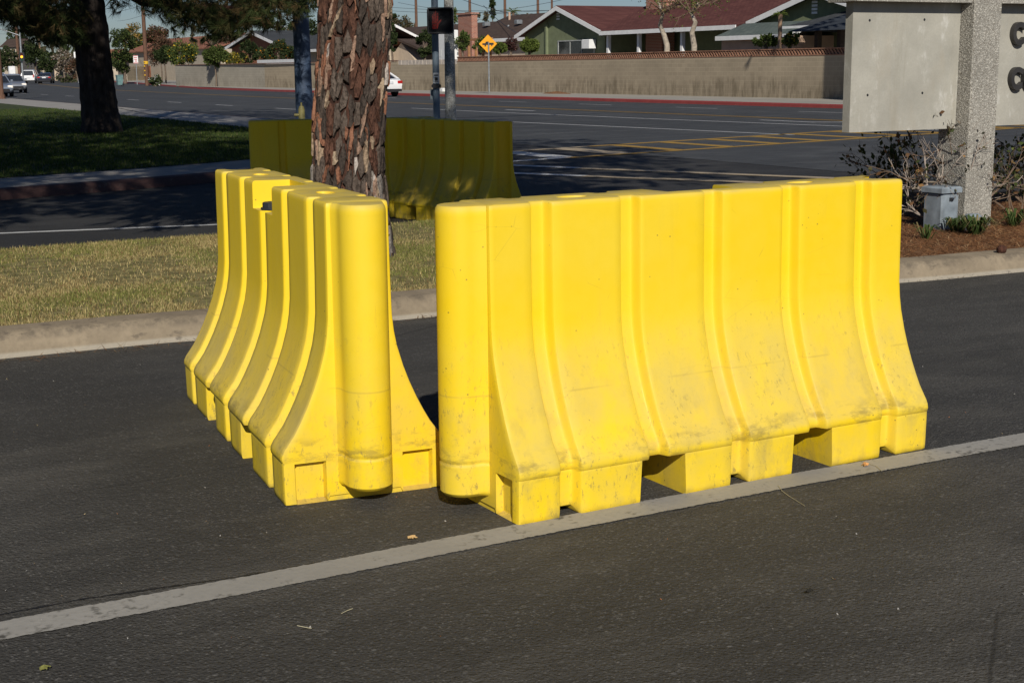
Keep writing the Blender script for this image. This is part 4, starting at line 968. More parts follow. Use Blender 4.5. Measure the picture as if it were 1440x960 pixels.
def shingle(name, c, c2):
    t = NT(name, .9, .15); rows = t.N.new('ShaderNodeTexBrick'); rows.inputs['Scale'].default_value = 1; rows.inputs['Brick Width'].default_value = .35; rows.inputs['Row Height'].default_value = .16; rows.inputs['Mortar Size'].default_value = .012
    rows.inputs['Color1'].default_value = (*c, 1); rows.inputs['Color2'].default_value = (*c2, 1); rows.inputs['Mortar'].default_value = (*[q*.45 for q in c], 1)
    cb_ = t.N.new('ShaderNodeCombineXYZ'); t.L.new(t.math('ADD', t.xyz[1], t.math('MULTIPLY', t.xyz[0], .31)), cb_.inputs[0]); t.L.new(t.math('MULTIPLY', t.xyz[2], 2.6), cb_.inputs[1]); t.L.new(cb_.outputs[0], rows.inputs[0])
    return t.base(t.mix(t.rng(t.noise(.7, 5), .35, .7, 0, .35), rows.outputs[0], [q*.6 for q in c]))
m_maroon = shingle('shingle_maroon', (.105, .040, .036), (.15, .062, .052)); m_brownr = shingle('shingle_brown', (.075, .052, .043), (.11, .078, .062)); m_greyr = shingle('shingle_charcoal', (.055, .06, .066), (.08, .085, .09)); m_tile = shingle('tile_red', (.30, .125, .08), (.36, .17, .11)); m_sage = shingle('shingle_sage', (.10, .125, .115), (.14, .165, .15))
m_green = M('stucco_green', (.175, .20, .115), .9, .12, 3, .2, 30); m_cream = M('stucco_cream', (.55, .44, .33), .9, .08, 2); m_peach = M('stucco_peach', (.52, .36, .26), .9, .08, 2); m_rust = M('wood_siding_rust', (.27, .11, .06), .85, .2, 8, stretch=(1, 5, .3)); m_beige = M('stucco_beige', (.42, .36, .28), .9, .1, 2)
m_glass = M('window_glass', (.035, .038, .04), .12, .3, 2, spec=.6); m_brick = None
t = NT('chimney_brick', .9, .15); brk = t.N.new('ShaderNodeTexBrick'); brk.inputs['Scale'].default_value = 1; brk.inputs['Brick Width'].default_value = .22; brk.inputs['Row Height'].default_value = .09; brk.inputs['Mortar Size'].default_value = .012
brk.inputs['Color1'].default_value = (.38, .13, .075, 1); brk.inputs['Color2'].default_value = (.28, .09, .055, 1); brk.inputs['Mortar'].default_value = (.40, .33, .28, 1); cbx = t.N.new('ShaderNodeCombineXYZ'); t.L.new(t.math('ADD', t.xyz[1], t.xyz[0]), cbx.inputs[0]); t.L.new(t.xyz[2], cbx.inputs[1]); t.L.new(cbx.outputs[0], brk.inputs[0]); m_brick = t.base(brk.outputs[0])
def window(e, x, ya, yb, za, zb, fr=m_wht, mull=2):
    ya, yb = min(ya, yb), max(ya, yb); f = MB(); w = .07
    f.box((x-.06, ya-w, za-w), (x, yb+w, za)).box((x-.06, ya-w, zb), (x, yb+w, zb+w)).box((x-.06, ya-w, za), (x, ya, zb)).box((x-.06, yb, za), (x, yb+w, zb))
    for k in range(1, mull): yk = ya+(yb-ya)*k/mull; f.box((x-.05, yk-.03, za), (x, yk+.03, zb))
    o = basis(f.build('window', fr, e)); MB().box((x-.02, ya+.001, za+.001), (x-.012, yb-.001, zb-.001)).build('pane', m_glass, o); return o

# green house with maroon roof: left wing gable, middle with porch, right wing
GX = 48.
gh = basis(empty('house', (GX, 58, .05), 0, 'sage green house with maroon shingle roof, gable wing and dark porch', 'house'))
A = ax(724, 53, GX-.5); B = ax(847, 46, GX-.5); Pk = ax(782, 7, GX-.5)
y0, y1 = B[1]+.5, A[1]-.5; ze = (A[2]+B[2])/2+.15; zr = Pk[2]-.2
MB().box((GX, y0, .0), (GX+9, y1, ze)).build('wall', m_green, gh)
gable(MB(), GX+.001, GX+8.99, y0+.002, y1-.002, ze+.001, zr-.02).build('gable_wall', m_green, gh)
roof_x(gh, y0, y1, GX, GX+9, ze, zr, m_maroon, .14, .5, m_wht)
a, b2 = ax(786, 58, GX), ax(836, 58, GX); window(gh, GX, b2[1], a[1], ax(800, 73, GX)[2]-.3, ax(800, 58.5, GX)[2], M('window_frame_alu', (.35, .36, .35), .5), 3)
v = ax(785, 22, GX); 
for k in range(5): MB().box((GX-.03, v[1]-.18, v[2]-.28+k*.17), (GX-.003, v[1]+.18, v[2]-.18+k*.17)).build('vent_louver', m_wht, gh)
pv = ax(770, 55, GX); MB().box((GX-.16, pv[1]-.09, .1), (GX-.003, pv[1]+.09, ax(770, 33, GX)[2])).build('pilaster', m_green, gh)
yB = ax(1180, 30, GX)[1]
MB().box((GX+3.2, yB-9, 0), (GX+9, y0-.01, ze-.05)).build('wall', m_green, gh)
yR2 = ax(1052, 30, GX)[1]                                        # left end of the right wing
# middle roof slope down to the porch eave
zE2 = ax(900, 45, GX-.7)[2]; zR2 = ax(870, 0, GX+5)[2]+.25
MB().prism([(GX-.7, y0-.55, zE2), (GX+5, y0-.55, zR2), (GX+5, y0-.55, zR2+.14), (GX-.7, y0-.55, zE2+.14)], (0, yR2-(y0-.55)-2.5, 0)).build('roof', m_maroon, gh)
MB().prism([(GX+5, y0-.55, zR2), (GX+10.5, y0-.55, zE2), (GX+10.5, y0-.55, zE2+.14), (GX+5, y0-.55, zR2+.14)], (0, yR2-(y0-.55)-2.5, 0)).build('roof', m_maroon, gh)
MB().box((GX-.76, yR2+.1, zE2-.10), (GX-.703, y0-.52, zE2+.13)).build('fascia', m_wht, gh)
for px_ in (856, 899, 960): q = ax(px_, 55, GX-.2); MB().box((GX-.3, q[1]-.1, .05), (GX-.1, q[1]+.1, zE2-.02)).build('porch_post', m_wht, gh)
MB().box((GX+3.15, ax(893, 55, GX+3)[1]-.5, .1), (GX+3.19, ax(893, 55, GX+3)[1]+.5, 2.1)).build('door', M('door_dark', (.06, .05, .045), .6), gh)
# right wing
C1 = ax(1050, 33, GX-1.5); C2 = ax(1118, 2, GX-1.5); slope = (C2[2]-C1[2])/(C1[1]-C2[1]); halfw = 4.6; yc = C1[1]-.5-halfw; zr3 = C1[2]+slope*(halfw+.5)
MB().box((GX-1, yc-halfw, 0), (GX+9, yc+halfw, C1[2]+.1)).build('wall', m_green, gh)
gable(MB(), GX-.999, GX+8.9, yc-halfw+.002, yc+halfw-.002, C1[2]+.101, zr3-.03).build('gable_wall', m_green, gh)
roof_x(gh, yc-halfw, yc+halfw, GX-1, GX+9, C1[2]+.1, zr3, m_maroon, .14, .5, m_wht)
v = ax(1146, 8, GX-1)
for k in range(5): MB().box((GX-1.03, v[1]-.2, v[2]-.4+k*.17), (GX-1.003, v[1]+.2, v[2]-.29+k*.17)).build('vent_louver', m_wht, gh)
ch = ax(930, 20, GX+2.5); ch1 = ax(918, 20, GX+2.5); ch2 = ax(941, 20, GX+2.5)
MB().box((GX+2, ch2[1], 2.2), (GX+2.9, ch1[1], zR2+1.6)).build('chimney', m_brick, gh)
ac = ax(827, 62, GX-.35); MB().bbox((GX-.3, ac[1], ac[2]-.28), .5, .9, .55, .03).build('air_conditioner', m_wht, gh)

# charcoal-roofed house and open pavilion at right
ph = basis(empty('house', (45, 38, .05), 0, 'charcoal hip-roofed pavilion standing behind the wall next to the concrete sign', 'house'))
HX = 45.0; e1 = ax(1102, 38, HX); e2 = ax(1260, 32, HX); pk = ax(1168, -2, HX+4)
zE = e1[2]; yA, yBb = e1[1], e2[1]
hip = [(HX, yA, zE), (HX, yBb, zE), (HX+8, yBb, zE), (HX+8, yA, zE)]; rg = [(HX+4, (yA*.45+yBb*.55)+.1, pk[2]-.1), (HX+4, (yA*.45+yBb*.55)-2.5, pk[2]-.1)]
MB().add(hip+rg, [(0, 1, 5, 4), (1, 2, 5), (2, 3, 4, 5), (3, 0, 4), (0, 3, 2, 1)]).build('roof', m_greyr, ph)
MB().box((HX-.06, yBb, zE-.22), (HX-.003, yA+.05, zE+.02)).build('fascia', m_wht, ph)
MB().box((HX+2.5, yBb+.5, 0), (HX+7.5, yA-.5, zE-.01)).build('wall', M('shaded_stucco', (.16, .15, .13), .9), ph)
for px_ in (1128, 1150, 1182): q = ax(px_, 52, HX+.3); MB().box((HX+.2, q[1]-.12, .05), (HX+.45, q[1]+.12, zE-.01)).build('post', M('post_brown', (.08, .06, .05), .8) if px_ == 1128 else bpy.data.materials['post_brown'], ph)
k1 = ax(1112, 45, HX-1.2); k2 = ax(1195, 44, HX-1.2)
pvn = basis(empty('patio_canopy', (HX-1.2, k1[1], .05), 0, 'dark fabric patio canopy in front of the charcoal roof', 'canopy'))
MB().add([(HX-1.4, k1[1], k1[2]), (HX-1.4, k2[1]-2, k1[2]), (HX+1.6, k2[1]-2, k1[2]), (HX+1.6, k1[1], k1[2]), (HX+.1, (k1[1]+k2[1]-2)/2, k1[2]+.85), (HX+.1, (k1[1]+k2[1]-2)/2-.3, k1[2]+.85)], [(0, 1, 5, 4), (1, 2, 5), (2, 3, 4, 5), (3, 0, 4)]).build('canopy_top', M('canopy_cloth', (.035, .042, .052), .8, .2, 2), pvn)
for yy in (k1[1]-.1, k2[1]-1.9): MB().box((HX-1.38, yy-.05, .05), (HX-1.28, yy+.05, k1[2])).build('canopy_post', m_dark, pvn)

# small sage-roofed outbuilding
OX = 44.2; o1 = ax(1003, 48, OX); o2 = ax(1108, 48, OX)
ob = basis(empty('outbuilding', (OX, o1[1], .05), 0, 'small peach outbuilding with sage shingle roof and white fascia behind the lattice', 'shed'))
zE = ax(1060, 52, OX)[2]; MB().box((OX+.3, o2[1], 0), (OX+3.3, o1[1]-.3, zE)).build('wall', m_peach, ob)
roof_y(ob, OX+.4, OX+3.2, o2[1]+.4, o1[1]-.5, zE+.12, zE+.62, m_sage, .1, .35, m_wht)
MB().box((OX-1.4, ax(965, 55, OX-1)[1], 1.9), (OX-.2, ax(1015, 55, OX-1)[1], 1.95)).build('lean_to_roof', M('plywood', (.30, .22, .14), .9, .2, 4), ob) if False else None

# brown-roofed house left of the green gable, brick chimney
BX = 52.; b1 = ax(642, 50, BX); b2 = ax(790, 55, BX)
bh = basis(empty('house', (BX, b1[1], .05), 0, 'long brown shingle-roofed house with red brick chimney and white eaves', 'house'))
zE = ax(700, 56, BX-.5)[2]; zR = ax(700, 24, BX+4.5)[2]
MB().box((BX, b2[1], 0), (BX+9, b1[1]-1, zE)).build('wall', m_cream, bh)
roof_y(bh, BX, BX+9, b2[1], b1[1]-1, zE+.15, zR-.1, m_brownr, .14, .5, m_wht)
c1_, c2_ = ax(652.5, 40, BX-.6), ax(671.5, 40, BX-.6); MB().box((BX-1.1, c2_[1], .0), (BX-.6, c1_[1], ax(662, 20.5, BX-.8)[2])).build('chimney', m_brick, bh)
MB().box((BX-1.2, c2_[1]-.1, ax(662, 20.5, BX-.8)[2]+.001), (BX-.5, c1_[1]+.1, ax(662, 20.5, BX-.8)[2]+.12)).build('chimney_cap', m_brick, bh)
for px_, py_, kk in ((716.5, 24, 0), (715, 42, 1), (684, 34, 2), (729, 31, 2)):
    q = ax(px_, py_, BX+(3.5 if py_ < 30 else 2.0)); 
    if kk == 2: MB().bbox((q[0], q[1], q[2]-.15), .5, .5, .3, .05).build('roof_vent', m_steel, bh)
    else: MB().tube([(q[0], q[1], q[2]-.5), (q[0], q[1], q[2]+.35)], [.09, .09], 10).build('vent_pipe', m_steel if kk else m_peach, bh)
pg = ax(690, 62, 46.); pg2 = ax(650, 62, 46.)
pt = basis(empty('pergola', (46, pg[1], .05), 0, 'low timber pergola overgrown by vines behind the diamond sign', 'pergola')); m_pine = M('pergola_timber', (.34, .17, .08), .8, .2, 6)
for yy in np.linspace(pg[1], pg2[1], 5): MB().box((45.9, yy-.06, .05), (46.05, yy+.06, pg[2]+.25)).build('post', m_pine, pt)
MB().box((45.88, pg[1]-.3, pg[2]+.251), (46.02, pg2[1]+.3, pg[2]+.42)).build('beam', m_pine, pt)
# white camper body behind the poles
cX = 43.2; c1_, c2_ = ax(615, 60, cX), ax(643.5, 60, cX)
cmp_ = basis(empty('garden_shed', (cX, c1_[1], .05), 0, 'tall plain white shed behind the block wall and the signal poles', 'shed'))
MB().bbox((cX+.5, c1_[1]-.6, .05), 1.0, 1.2, ax(630, 42, cX)[2]-.05, .04).build('shed_body', M('camper_white', (.80, .80, .79), .4, .04), cmp_)
MB().box((cX-.01, c1_[1]-.6, ax(630, 80, cX)[2]), (cX-.002, c1_[1]-.1, ax(630, 70, cX)[2])).build('door_panel', m_wht, cmp_)
# brown house behind the cypress
DX = 55.; d1 = ax(548, 60, DX); d2 = ax(607, 60, DX)
dh = basis(empty('house', (DX, d1[1], .05), 0, 'brown-roofed cream house glimpsed between the pine trunk and signal pole', 'house'))
zE = ax(580, 66, DX)[2]; zR = ax(580, 41, DX+5)[2]
MB().box((DX, d2[1]-3, 0), (DX+9, d1[1]+6, zE)).build('wall', m_cream, dh); roof_y(dh, DX, DX+9, d2[1]-3, d1[1]+6, zE+.1, zR, m_brownr, .14, .5)
q1, q2, q3 = ax(564, 64, DX-2.5), ax(592, 70, DX-2.5), ax(564, 80, DX-2.5); gable(MB(), DX-2.5, DX+.5, q2[1], q1[1]+4, q3[2]*.6, q1[2]+.2).build('gable_wall', m_cream, dh)
MB().prism([(DX-2.8, q2[1]-.6, ax(592, 72, DX-2.8)[2]), (DX-2.8, (q2[1]+q1[1]+4)/2, q1[2]+.35), (DX-2.8, (q2[1]+q1[1]+4)/2, q1[2]+.55), (DX-2.8, q2[1]-.6, ax(592, 72, DX-2.8)[2]+.2)], (3.4, 0, 0)).build('roof', m_brownr, dh)
MB().prism([(DX-2.8, q1[1]+4.6, ax(592, 72, DX-2.8)[2]), (DX-2.8, (q2[1]+q1[1]+4)/2, q1[2]+.35), (DX-2.8, (q2[1]+q1[1]+4)/2, q1[2]+.55), (DX-2.8, q1[1]+4.6, ax(592, 72, DX-2.8)[2]+.2)], (3.4, 0, 0)).build('roof', m_tile, dh)
# charcoal roof and rust gable, left
EX = 46.; a1 = ax(318, 70, EX); a2 = ax(398, 66, EX); ap = ax(361, 45, EX)
eh = basis(empty('house', (EX, a1[1], .05), 0, 'rust-sided house with white barge boards and charcoal roof behind the fruit trees', 'house'))
y0, y1 = a2[1], a1[1]; ze = a1[2]; zr = ap[2]
MB().box((EX+.4, y0+.6, 0), (EX+9, y1-.6, ze+.1)).build('wall', m_rust, eh); gable(MB(), EX+.401, EX+8.9, y0+.602, y1-.602, ze+.101, zr-.1).build('gable_wall', m_rust, eh)
roof_x(eh, y0+.6, y1-.6, EX+.4, EX+9, ze+.15, zr, m_greyr, .14, .6, m_wht)
zE = ax(410, 71, EX+1)[2]; zR = ax(400, 44, EX+6)[2]; ya, yb = ax(470, 60, EX+1)[1], y0+2
MB().box((EX+1.5, ya, 0), (EX+10.5, yb, zE)).build('wall', m_beige, eh); roof_y(eh, EX+1.5, EX+10.5, ya, yb, zE+.12, zR, m_greyr, .14, .5, m_wht)
q = ax(405.5, 50, EX+4.4); MB().tube([(q[0], q[1], q[2]-.5), (q[0], q[1], q[2]+.25)], [.09, .09], 8).build('vent_pipe', m_wht, eh)
q1, q2 = ax(363, 87, WX+.8), ax(418, 84, WX+.8); tag(MB().box((WX+.7, q2[1], 1.7), (WX+1.6, q1[1], ax(390, 84, WX+.8)[2])).build('awning', m_wht), 'long flat white awning edge just above the block wall', 'awning')
# red-tiled house
FX = 60.; r1, r2 = ax(180, 65, FX), ax(310, 62, FX)
fh = basis(empty('house', (FX, r1[1], .05), 0, 'long house with a red tiled roof beyond the dark street trees', 'house'))
zE = ax(240, 70, FX)[2]; zR = ax(240, 56, FX+5)[2]; MB().box((FX, r2[1], 0), (FX+10, r1[1], zE)).build('wall', m_beige, fh); roof_y(fh, FX, FX+10, r2[1], r1[1], zE, zR, m_tile, .16, .5)
# cream wall return, wooden gate, white post at the corner
w4 = basis(empty('block_wall', (43, 150, .05), 0, 'cream painted block wall return beside the wooden pole', 'wall'))
g1, g2 = gp(179.5, 114, .05), gp(204.5, 113, .05); h4 = 20.5/CF*np.dot(g1-C0, Fv)
m_cw = wallmat('block_wall_cream', (.58, .50, .37), .05)
dv = (g2-g1); nrm = np.array([-dv[1], dv[0], 0])/np.linalg.norm(dv[:2])*.2
rows_ = 9
for r_ in range(rows_):
    for c_ in range(7):
        s0 = (c_ + (.5 if r_ % 2 else 0))/7; s1 = min(1, s0+.93/7); s0 = min(s0, 1)
        if s1-s0 < .02: continue
        A, B = g1+dv*s0, g1+dv*s1; z0_, z1_ = .05+h4*r_/rows_, .05+h4*(r_+.9)/rows_
        MB().prism([(A[0], A[1], z0_), (B[0], B[1], z0_), (B[0], B[1], z1_), (A[0], A[1], z1_)], nrm).build('block', m_cw, w4)
MB().prism([(g1[0]+nrm[0]*.1, g1[1]+nrm[1]*.1, .05), (g2[0]+nrm[0]*.1, g2[1]+nrm[1]*.1, .05), (g2[0]+nrm[0]*.1, g2[1]+nrm[1]*.1, h4), (g1[0]+nrm[0]*.1, g1[1]+nrm[1]*.1, h4)], nrm*.8).build('mortar_core', m_beige, w4)
g = gp(211, 113, .05); gt = basis(empty('gate', tuple(g), 0, 'brown board gate between cream wall and tan wall', 'gate'))
pxm = np.dot(g-C0, Fv)/CF
for k in range(6): MB().box((g[0]-.03, g[1]+(k-3)*.22, .08), (g[0]+.03, g[1]+(k-3)*.22+.2, .05+20*pxm)).build('board', m_rust, gt)
MB().box((g[0]+.031, g[1]-.66, 1.2), (g[0]+.06, g[1]+.66, 1.3)).build('rail', m_rust, gt)
g = gp(219, 112, .05); tag(MB().bbox((g[0], g[1], .0), .5, .5, 24*pxm, .05).build('gate_pillar', m_wht), 'white square pillar at the left end of the tan wall', 'pillar')

# ------------------------------------------------------------------ trees and plants beyond the road
GRN = [(.05, .075, .018), (.075, .105, .025), (.11, .135, .035)]; DRK = [(.022, .036, .012), (.035, .05, .016), (.055, .075, .022)]; LEM = GRN + [(.55, .38, .03)]; ORA = DRK + [(.55, .22, .02)]; RED = [(.10, .055, .035), (.16, .085, .05), (.06, .045, .025)]; YEL = [(.32, .20, .05), (.20, .14, .045), (.08, .09, .03)]; BRN = [(.13, .10, .06), (.09, .08, .04), (.05, .055, .025)]; TOP = [(.11, .15, .03), (.15, .19, .04), (.08, .11, .025)]
m_bark2 = M('street_tree_bark', (.15, .115, .085), .9, .3, 9, .3)
def broad(base, h, crx, crz, n, pal, wts, label, name='broadleaf_tree', trunk_h=None, r=.09, leafs=.16, clumps=26, hollow=.35, trunk_mat=None, cat='tree', group=None, cy=None, shape=None):
    base = np.array(base, float); e = basis(empty(name, tuple(base), 0, label, cat, group)); th = trunk_h if trunk_h is not None else h-2*crz*.9
    cz = base[2]+h-crz; c = np.array([base[0], base[1], cz])
    tm = trunk_mat or m_bark2
    MB().tube([base-np.array([0, 0, .1]), base+np.array([.03, .02, th*.5]), base+np.array([-.03, .03, th]), c], [r*1.25, r, r*.8, r*.3], 9).build('trunk', tm, e, 60)
    pts = []
    for k in range(clumps):
        v = nr.normal(0, 1, 3); v /= np.linalg.norm(v); v *= nr.uniform(hollow, 1)**.6; p = c+v*np.array([crx, cy or crx, crz])*.82
        if shape: p = shape(p, c)
        rr = nr.uniform(.22, .38)*min(crx, crz*1.2); k2 = int(n/clumps); q = nr.normal(0, 1, (k2, 3)); q /= np.linalg.norm(q, axis=1, keepdims=True); q *= nr.random((k2, 1))**.4*rr; pts.append(p+q)
        if k % 4 == 0: MB().tube([base+np.array([0, 0, th*.9]), (base+np.array([0, 0, th])+p)/2+np.array([0, 0, .1]), p], [r*.5, r*.35, .012], 6).build('limb', tm, e, 60)
    P = np.concatenate(pts); D = P-c; D /= np.linalg.norm(D, axis=1, keepdims=True)+1e-6
    T, cc_ = leaf_tris(P, D, leafs, pal, wts); tris('crown', T-base, m_leafm, e, cc_); return e
def at(px, py, X): p = ax(px, py, X); return p
def T(pxc, pyb, pyt, pxw, X, pal, wts, label, n=1500, name='broadleaf_tree', czf=None, cat='tree', leafs=None, trunk_h=None, zb=.05, clumps=26, r=.09, hollow=.35, group=None, pyc=None):
    b = ax(pxc, (pyb or 100), X); dep = np.dot(b-C0, Fv); s = dep/CF; top = ax(pxc, pyt, X)[2]; hw2 = pxw/2*s
    bot = ax(pxc, pyb, X)[2] if pyb else 1.2
    crz = max(.3, (top-bot)/2) if pyb else (top-1.0)/2
    return broad((b[0], b[1], zb), top-zb, hw2, crz, int(n*1.7), pal, wts, label, name, trunk_h if trunk_h is not None else max(.3, top-zb-crz*1.6), r, leafs or max(.11, 3.0*s), clumps, hollow, None, cat, group)
T(258, 94, 57, 56, 45, LEM, [.35, .35, .22, .08], 'lemon tree with yellow fruit above the tan wall', 2200, 'lemon_tree')
T(232, 92, 66, 34, 45.5, DRK, [.4, .4, .2], 'dark green shrub tree at the left end of the tan wall', 1200)
T(303, 95, 64, 40, 39.2, GRN, [.4, .4, .2], 'small round lollipop tree standing in front of the tan wall', 2200, 'lollipop_tree', r=.07, trunk_h=1.9)
T(330, 92, 73, 40, 44, [(.10, .11, .03), (.16, .15, .04), (.40, .30, .03)], [.4, .35, .25], 'yellowish fruit bush next to the rust gable', 1200)
T(391, 92, 56, 62, 43.6, ORA, [.36, .36, .24, .04], 'orange tree with a few fruits before the charcoal roof', 2600, 'orange_tree')
T(352, 92, 52, 26, 43.2, DRK, [.5, .35, .15], 'narrow dark evergreen between the gable and the orange tree', 1400)
T(176, 112, 30, 44, 44.5, DRK+GRN[1:], [.35, .25, .15, .15, .1], 'dense dark green street tree left of the wooden utility pole', 3200, r=.16, trunk_h=2.2)
T(227, 95, 46, 44, 47, RED, [.4, .35, .25], 'reddish brown tree next to the wooden utility pole', 1900, hollow=.1)
T(222, 70, 34, 40, 62, RED+GRN[:1], [.35, .3, .2, .15], 'bronze-leaved taller tree rising behind the red tiled roof', 1500, hollow=.1)
T(187, 70, 31, 34, 75, YEL, [.4, .3, .3], 'sparse golden autumn tree beyond the red tiled roof', 700, hollow=.1)
T(200, 68, 48, 60, 85, GRN, [.5, .3, .2], 'low green trees far behind the red tiled roof', 1200)
T(552, 80, 2, 15, 44, DRK, [.5, .35, .15], 'tall dark columnar cypress just right of the big pine', 1800, 'cypress_tree')
T(598, 84, 42, 28, 42.6, DRK, [.45, .4, .15], 'dark bushy tree leaning over the wall by the signal pole', 1800)
T(566, 46, 22, 46, 95, BRN, [.4, .35, .25], 'brownish far tree behind the cream house', 1100)
T(630, 50, 6, 34, 62, GRN, [.3, .4, .3], 'bright green tree behind the pedestrian signal', 1300)
T(651, 74, 42, 22, 44.2, GRN, [.4, .4, .2], 'vine-covered bush beside the brick chimney', 900)
T(676, 74, 50, 40, 45, GRN, [.3, .4, .3], 'leafy vines over the timber pergola', 1100, hollow=.1)
T(703, 73, 61, 20, 43, TOP, [.4, .35, .25], 'smaller clipped round topiary bush behind the wall', 3200, 'topiary_bush', cat='bush', leafs=.10, hollow=.8, clumps=60, group='clipped topiary bushes')
T(745, 73, 55, 26, 43, TOP, [.4, .35, .25], 'larger clipped round topiary bush before the green gable', 4600, 'topiary_bush', cat='bush', leafs=.10, hollow=.8, clumps=70, group='clipped topiary bushes')
T(719, 74, 52, 22, 44.5, [(.06, .025, .025), (.10, .045, .04), (.05, .03, .02)], [.4, .3, .3], 'dark red spiky-leaved plant between the two topiary bushes', 700, hollow=.1)
T(693, 28, -4, 8, 110, DRK, [.5, .35, .15], 'slim far cypress rising over the brown roof', 900, 'cypress_tree')
T(665, 32, 17, 60, 130, BRN, [.4, .3, .3], 'far low tree line behind the brick chimney', 900)
T(740, 30, 19, 40, 120, BRN, [.4, .3, .3], 'far low trees behind the brown roof ridge', 700)
T(1078, 66, 48, 40, 43, GRN, [.4, .4, .2], 'leafy hedge plants above the lattice next to the small palm', 1300)
T(1112, 64, 46, 28, 43.2, GRN+LEM[3:], [.35, .35, .22, .08], 'fruiting bush above the lattice by the patio canopy', 900)
# twisted sparse tree with two stems in front of the maroon roof
def sparse(pxs, X, label):
    b = ax(pxs[0][0], 68, X); e = basis(empty('sparse_tree', (b[0], b[1], .05), 0, label, 'tree')); pts = [np.array([b[0], b[1], .0])] + [ax(x, y_, X+dx) for x, y_, dx in pxs]; tips = []
    MB().tube(pts, list(np.linspace(.17, .07, len(pts))), 9).build('trunk', M('pale_bark', (.33, .28, .22), .9, .3, 6, .3) if 'pale_bark' not in bpy.data.materials else bpy.data.materials['pale_bark'], e, 60)
    for k in range(7):
        m = MB(); p = pts[-1-rnd.randrange(2)]; twig(m, p, nr.normal(0, 1, 3)*np.array([.8, .8, .4])+np.array([0, 0, .55]), 1.5, .035, 2, tips); m.build('limb', m_twigb, e, 60)
    tp = [tips[i] for i in nr.choice(len(tips), 900)]; P = np.array([t[0] for t in tp])+nr.normal(0, .14, (900, 3)); Tt, c = leaf_tris(P, np.array([t[1] for t in tp]), .11, [(.07, .10, .02), (.11, .15, .035), (.22, .16, .06)], [.5, .3, .2]); tris('crown', Tt-np.array(e.location), m_leafm, e, c)
sparse([(938, 64, 0), (934, 50, 0), (928, 36, .2), (932, 20, 0), (926, 4, 0)], 43., 'twisted pale-barked tree in front of the brick chimney')
sparse([(976, 64, 0), (973, 46, 0), (978, 32, 0), (972, 18, .3), (982, 6, 0)], 43., 'sparse green tree with pale trunk before the porch eave')
# small palm, far palm
def palm(px, pyt, X, fl, r, label, pyb=70, n=14):
    b = ax(px, pyb, X); tz = ax(px, pyt, X)[2]; e = basis(empty('palm_tree', (b[0], b[1], .05), 0, label, 'palm')); t = np.array([b[0], b[1], tz])
    MB().tube([(b[0], b[1], 0), (b[0]+.03, b[1], tz*.6), tuple(t)], [r*1.2, r, r*1.1], 10).build('trunk', M('palm_trunk', (.30, .20, .13), .9, .3, 12, .4) if 'palm_trunk' not in bpy.data.materials else bpy.data.materials['palm_trunk'], e, 50)
    for k in range(n):
        a = 2*PI*k/n+rnd.uniform(-.2, .2); el = rnd.uniform(-.2, 1.1); o = np.array([math.cos(a)*math.cos(el), math.sin(a)*math.cos(el), math.sin(el)]); s = np.array([-math.sin(a), math.cos(a), 0]); V = []; C = []
        for j in range(8):
            u = j/8; p = t+o*fl*u-np.array([0, 0, 1])*fl*.45*u*u; p2 = t+o*fl*(u+.1)-np.array([0, 0, 1])*fl*.45*(u+.1)**2
            for q in (-1, 1): V.append([p, p2, p2+s*q*fl*.22*(1-u*.7)-np.array([0, 0, .12*fl])]); C.append(np.array((.12, .16, .03))*nr.uniform(.6, 1.3))
        tris('frond', np.array(V)-np.array(e.location), m_leafm, e, np.array(C))
palm(1096, 20, 42.8, .42, .09, 'small young palm with short trunk above the lattice wall', 66, 16)
palm(722, 17, 130, 1.9, .25, 'far feathery palm over the brown roof', 60)
palm(58, 52, 70, 2.2, .28, 'tall palm trunk behind the white van', 105)

palm(1257, -270, 38.6, 2.4, .28, 'tall street palm whose trunk stands behind the concrete sign panel', 130, 18)
strip('asphalt_seam', [tuple(q[:2]) for q in (gp(-60, 876, 0), gp(120, 842, 0), gp(330, 812, 0), gp(480, 786, 0), gp(600, 764, 0))], .007, .0025, m_black, .003, .03)
# ------------------------------------------------------------------ utility poles and wires
def upole(px, pyb, pyt, X, r, label, arms=True, ground=True, bands=False):
    b = ax(px, 100, X); zt = ax(px, pyt, X)[2]; e = basis(empty('utility_pole', (b[0], b[1], .05), 0, label, 'utility pole', 'wooden utility poles'))
    MB().tube([(b[0], b[1], -.02), (b[0], b[1], zt*.6), (b[0], b[1], zt)], [r*1.15, r, r*.8], 10).build('shaft', m_wood, e, 60)
    if arms: MB().box((b[0]-.08, b[1]-1.2, zt-.9), (b[0]+.08, b[1]+1.2, zt-.75)).build('crossarm', m_wood, e)
    if bands:
        zb = ax(px, 88, X)[2]; MB().tube([(b[0], b[1], zb-.18), (b[0], b[1], zb+.12)], [r*1.2, r*1.2], 12).build('marker_band', M('band_yellow', (.7, .42, .03), .6), e)
        for k in range(4): MB().box((b[0]-r*1.2-.06, b[1]-r*1.1, 1.0+.45*k), (b[0]-r*.9, b[1]-r*.6, 1.12+.45*k)).build('step_tag', bpy.data.materials['band_yellow'], e)
    return b, zt
pA = upole(206, 120, -40, 39.2, .19, 'wooden utility pole with a yellow marker band beside the cream wall', True, True, True)
pB = upole(587, 60, -50, 78, .17, 'utility pole between the pine and the pedestrian signal, behind houses')
pC = upole(662, 60, -45, 80, .17, 'utility pole rising right above the brick chimney')
pD = upole(711, 60, -40, 84, .17, 'utility pole rising over the brown roof left of the green gable')
pE = upole(757, 60, -35, 88, .17, 'utility pole beside the apex of the green gable')
pF = upole(776.5, 60, -10, 120, .2, 'distant utility pole just left of the green gable apex')
pG = upole(27, 100, -20, 44, .21, 'leaning brown utility pole behind the far traffic signal')
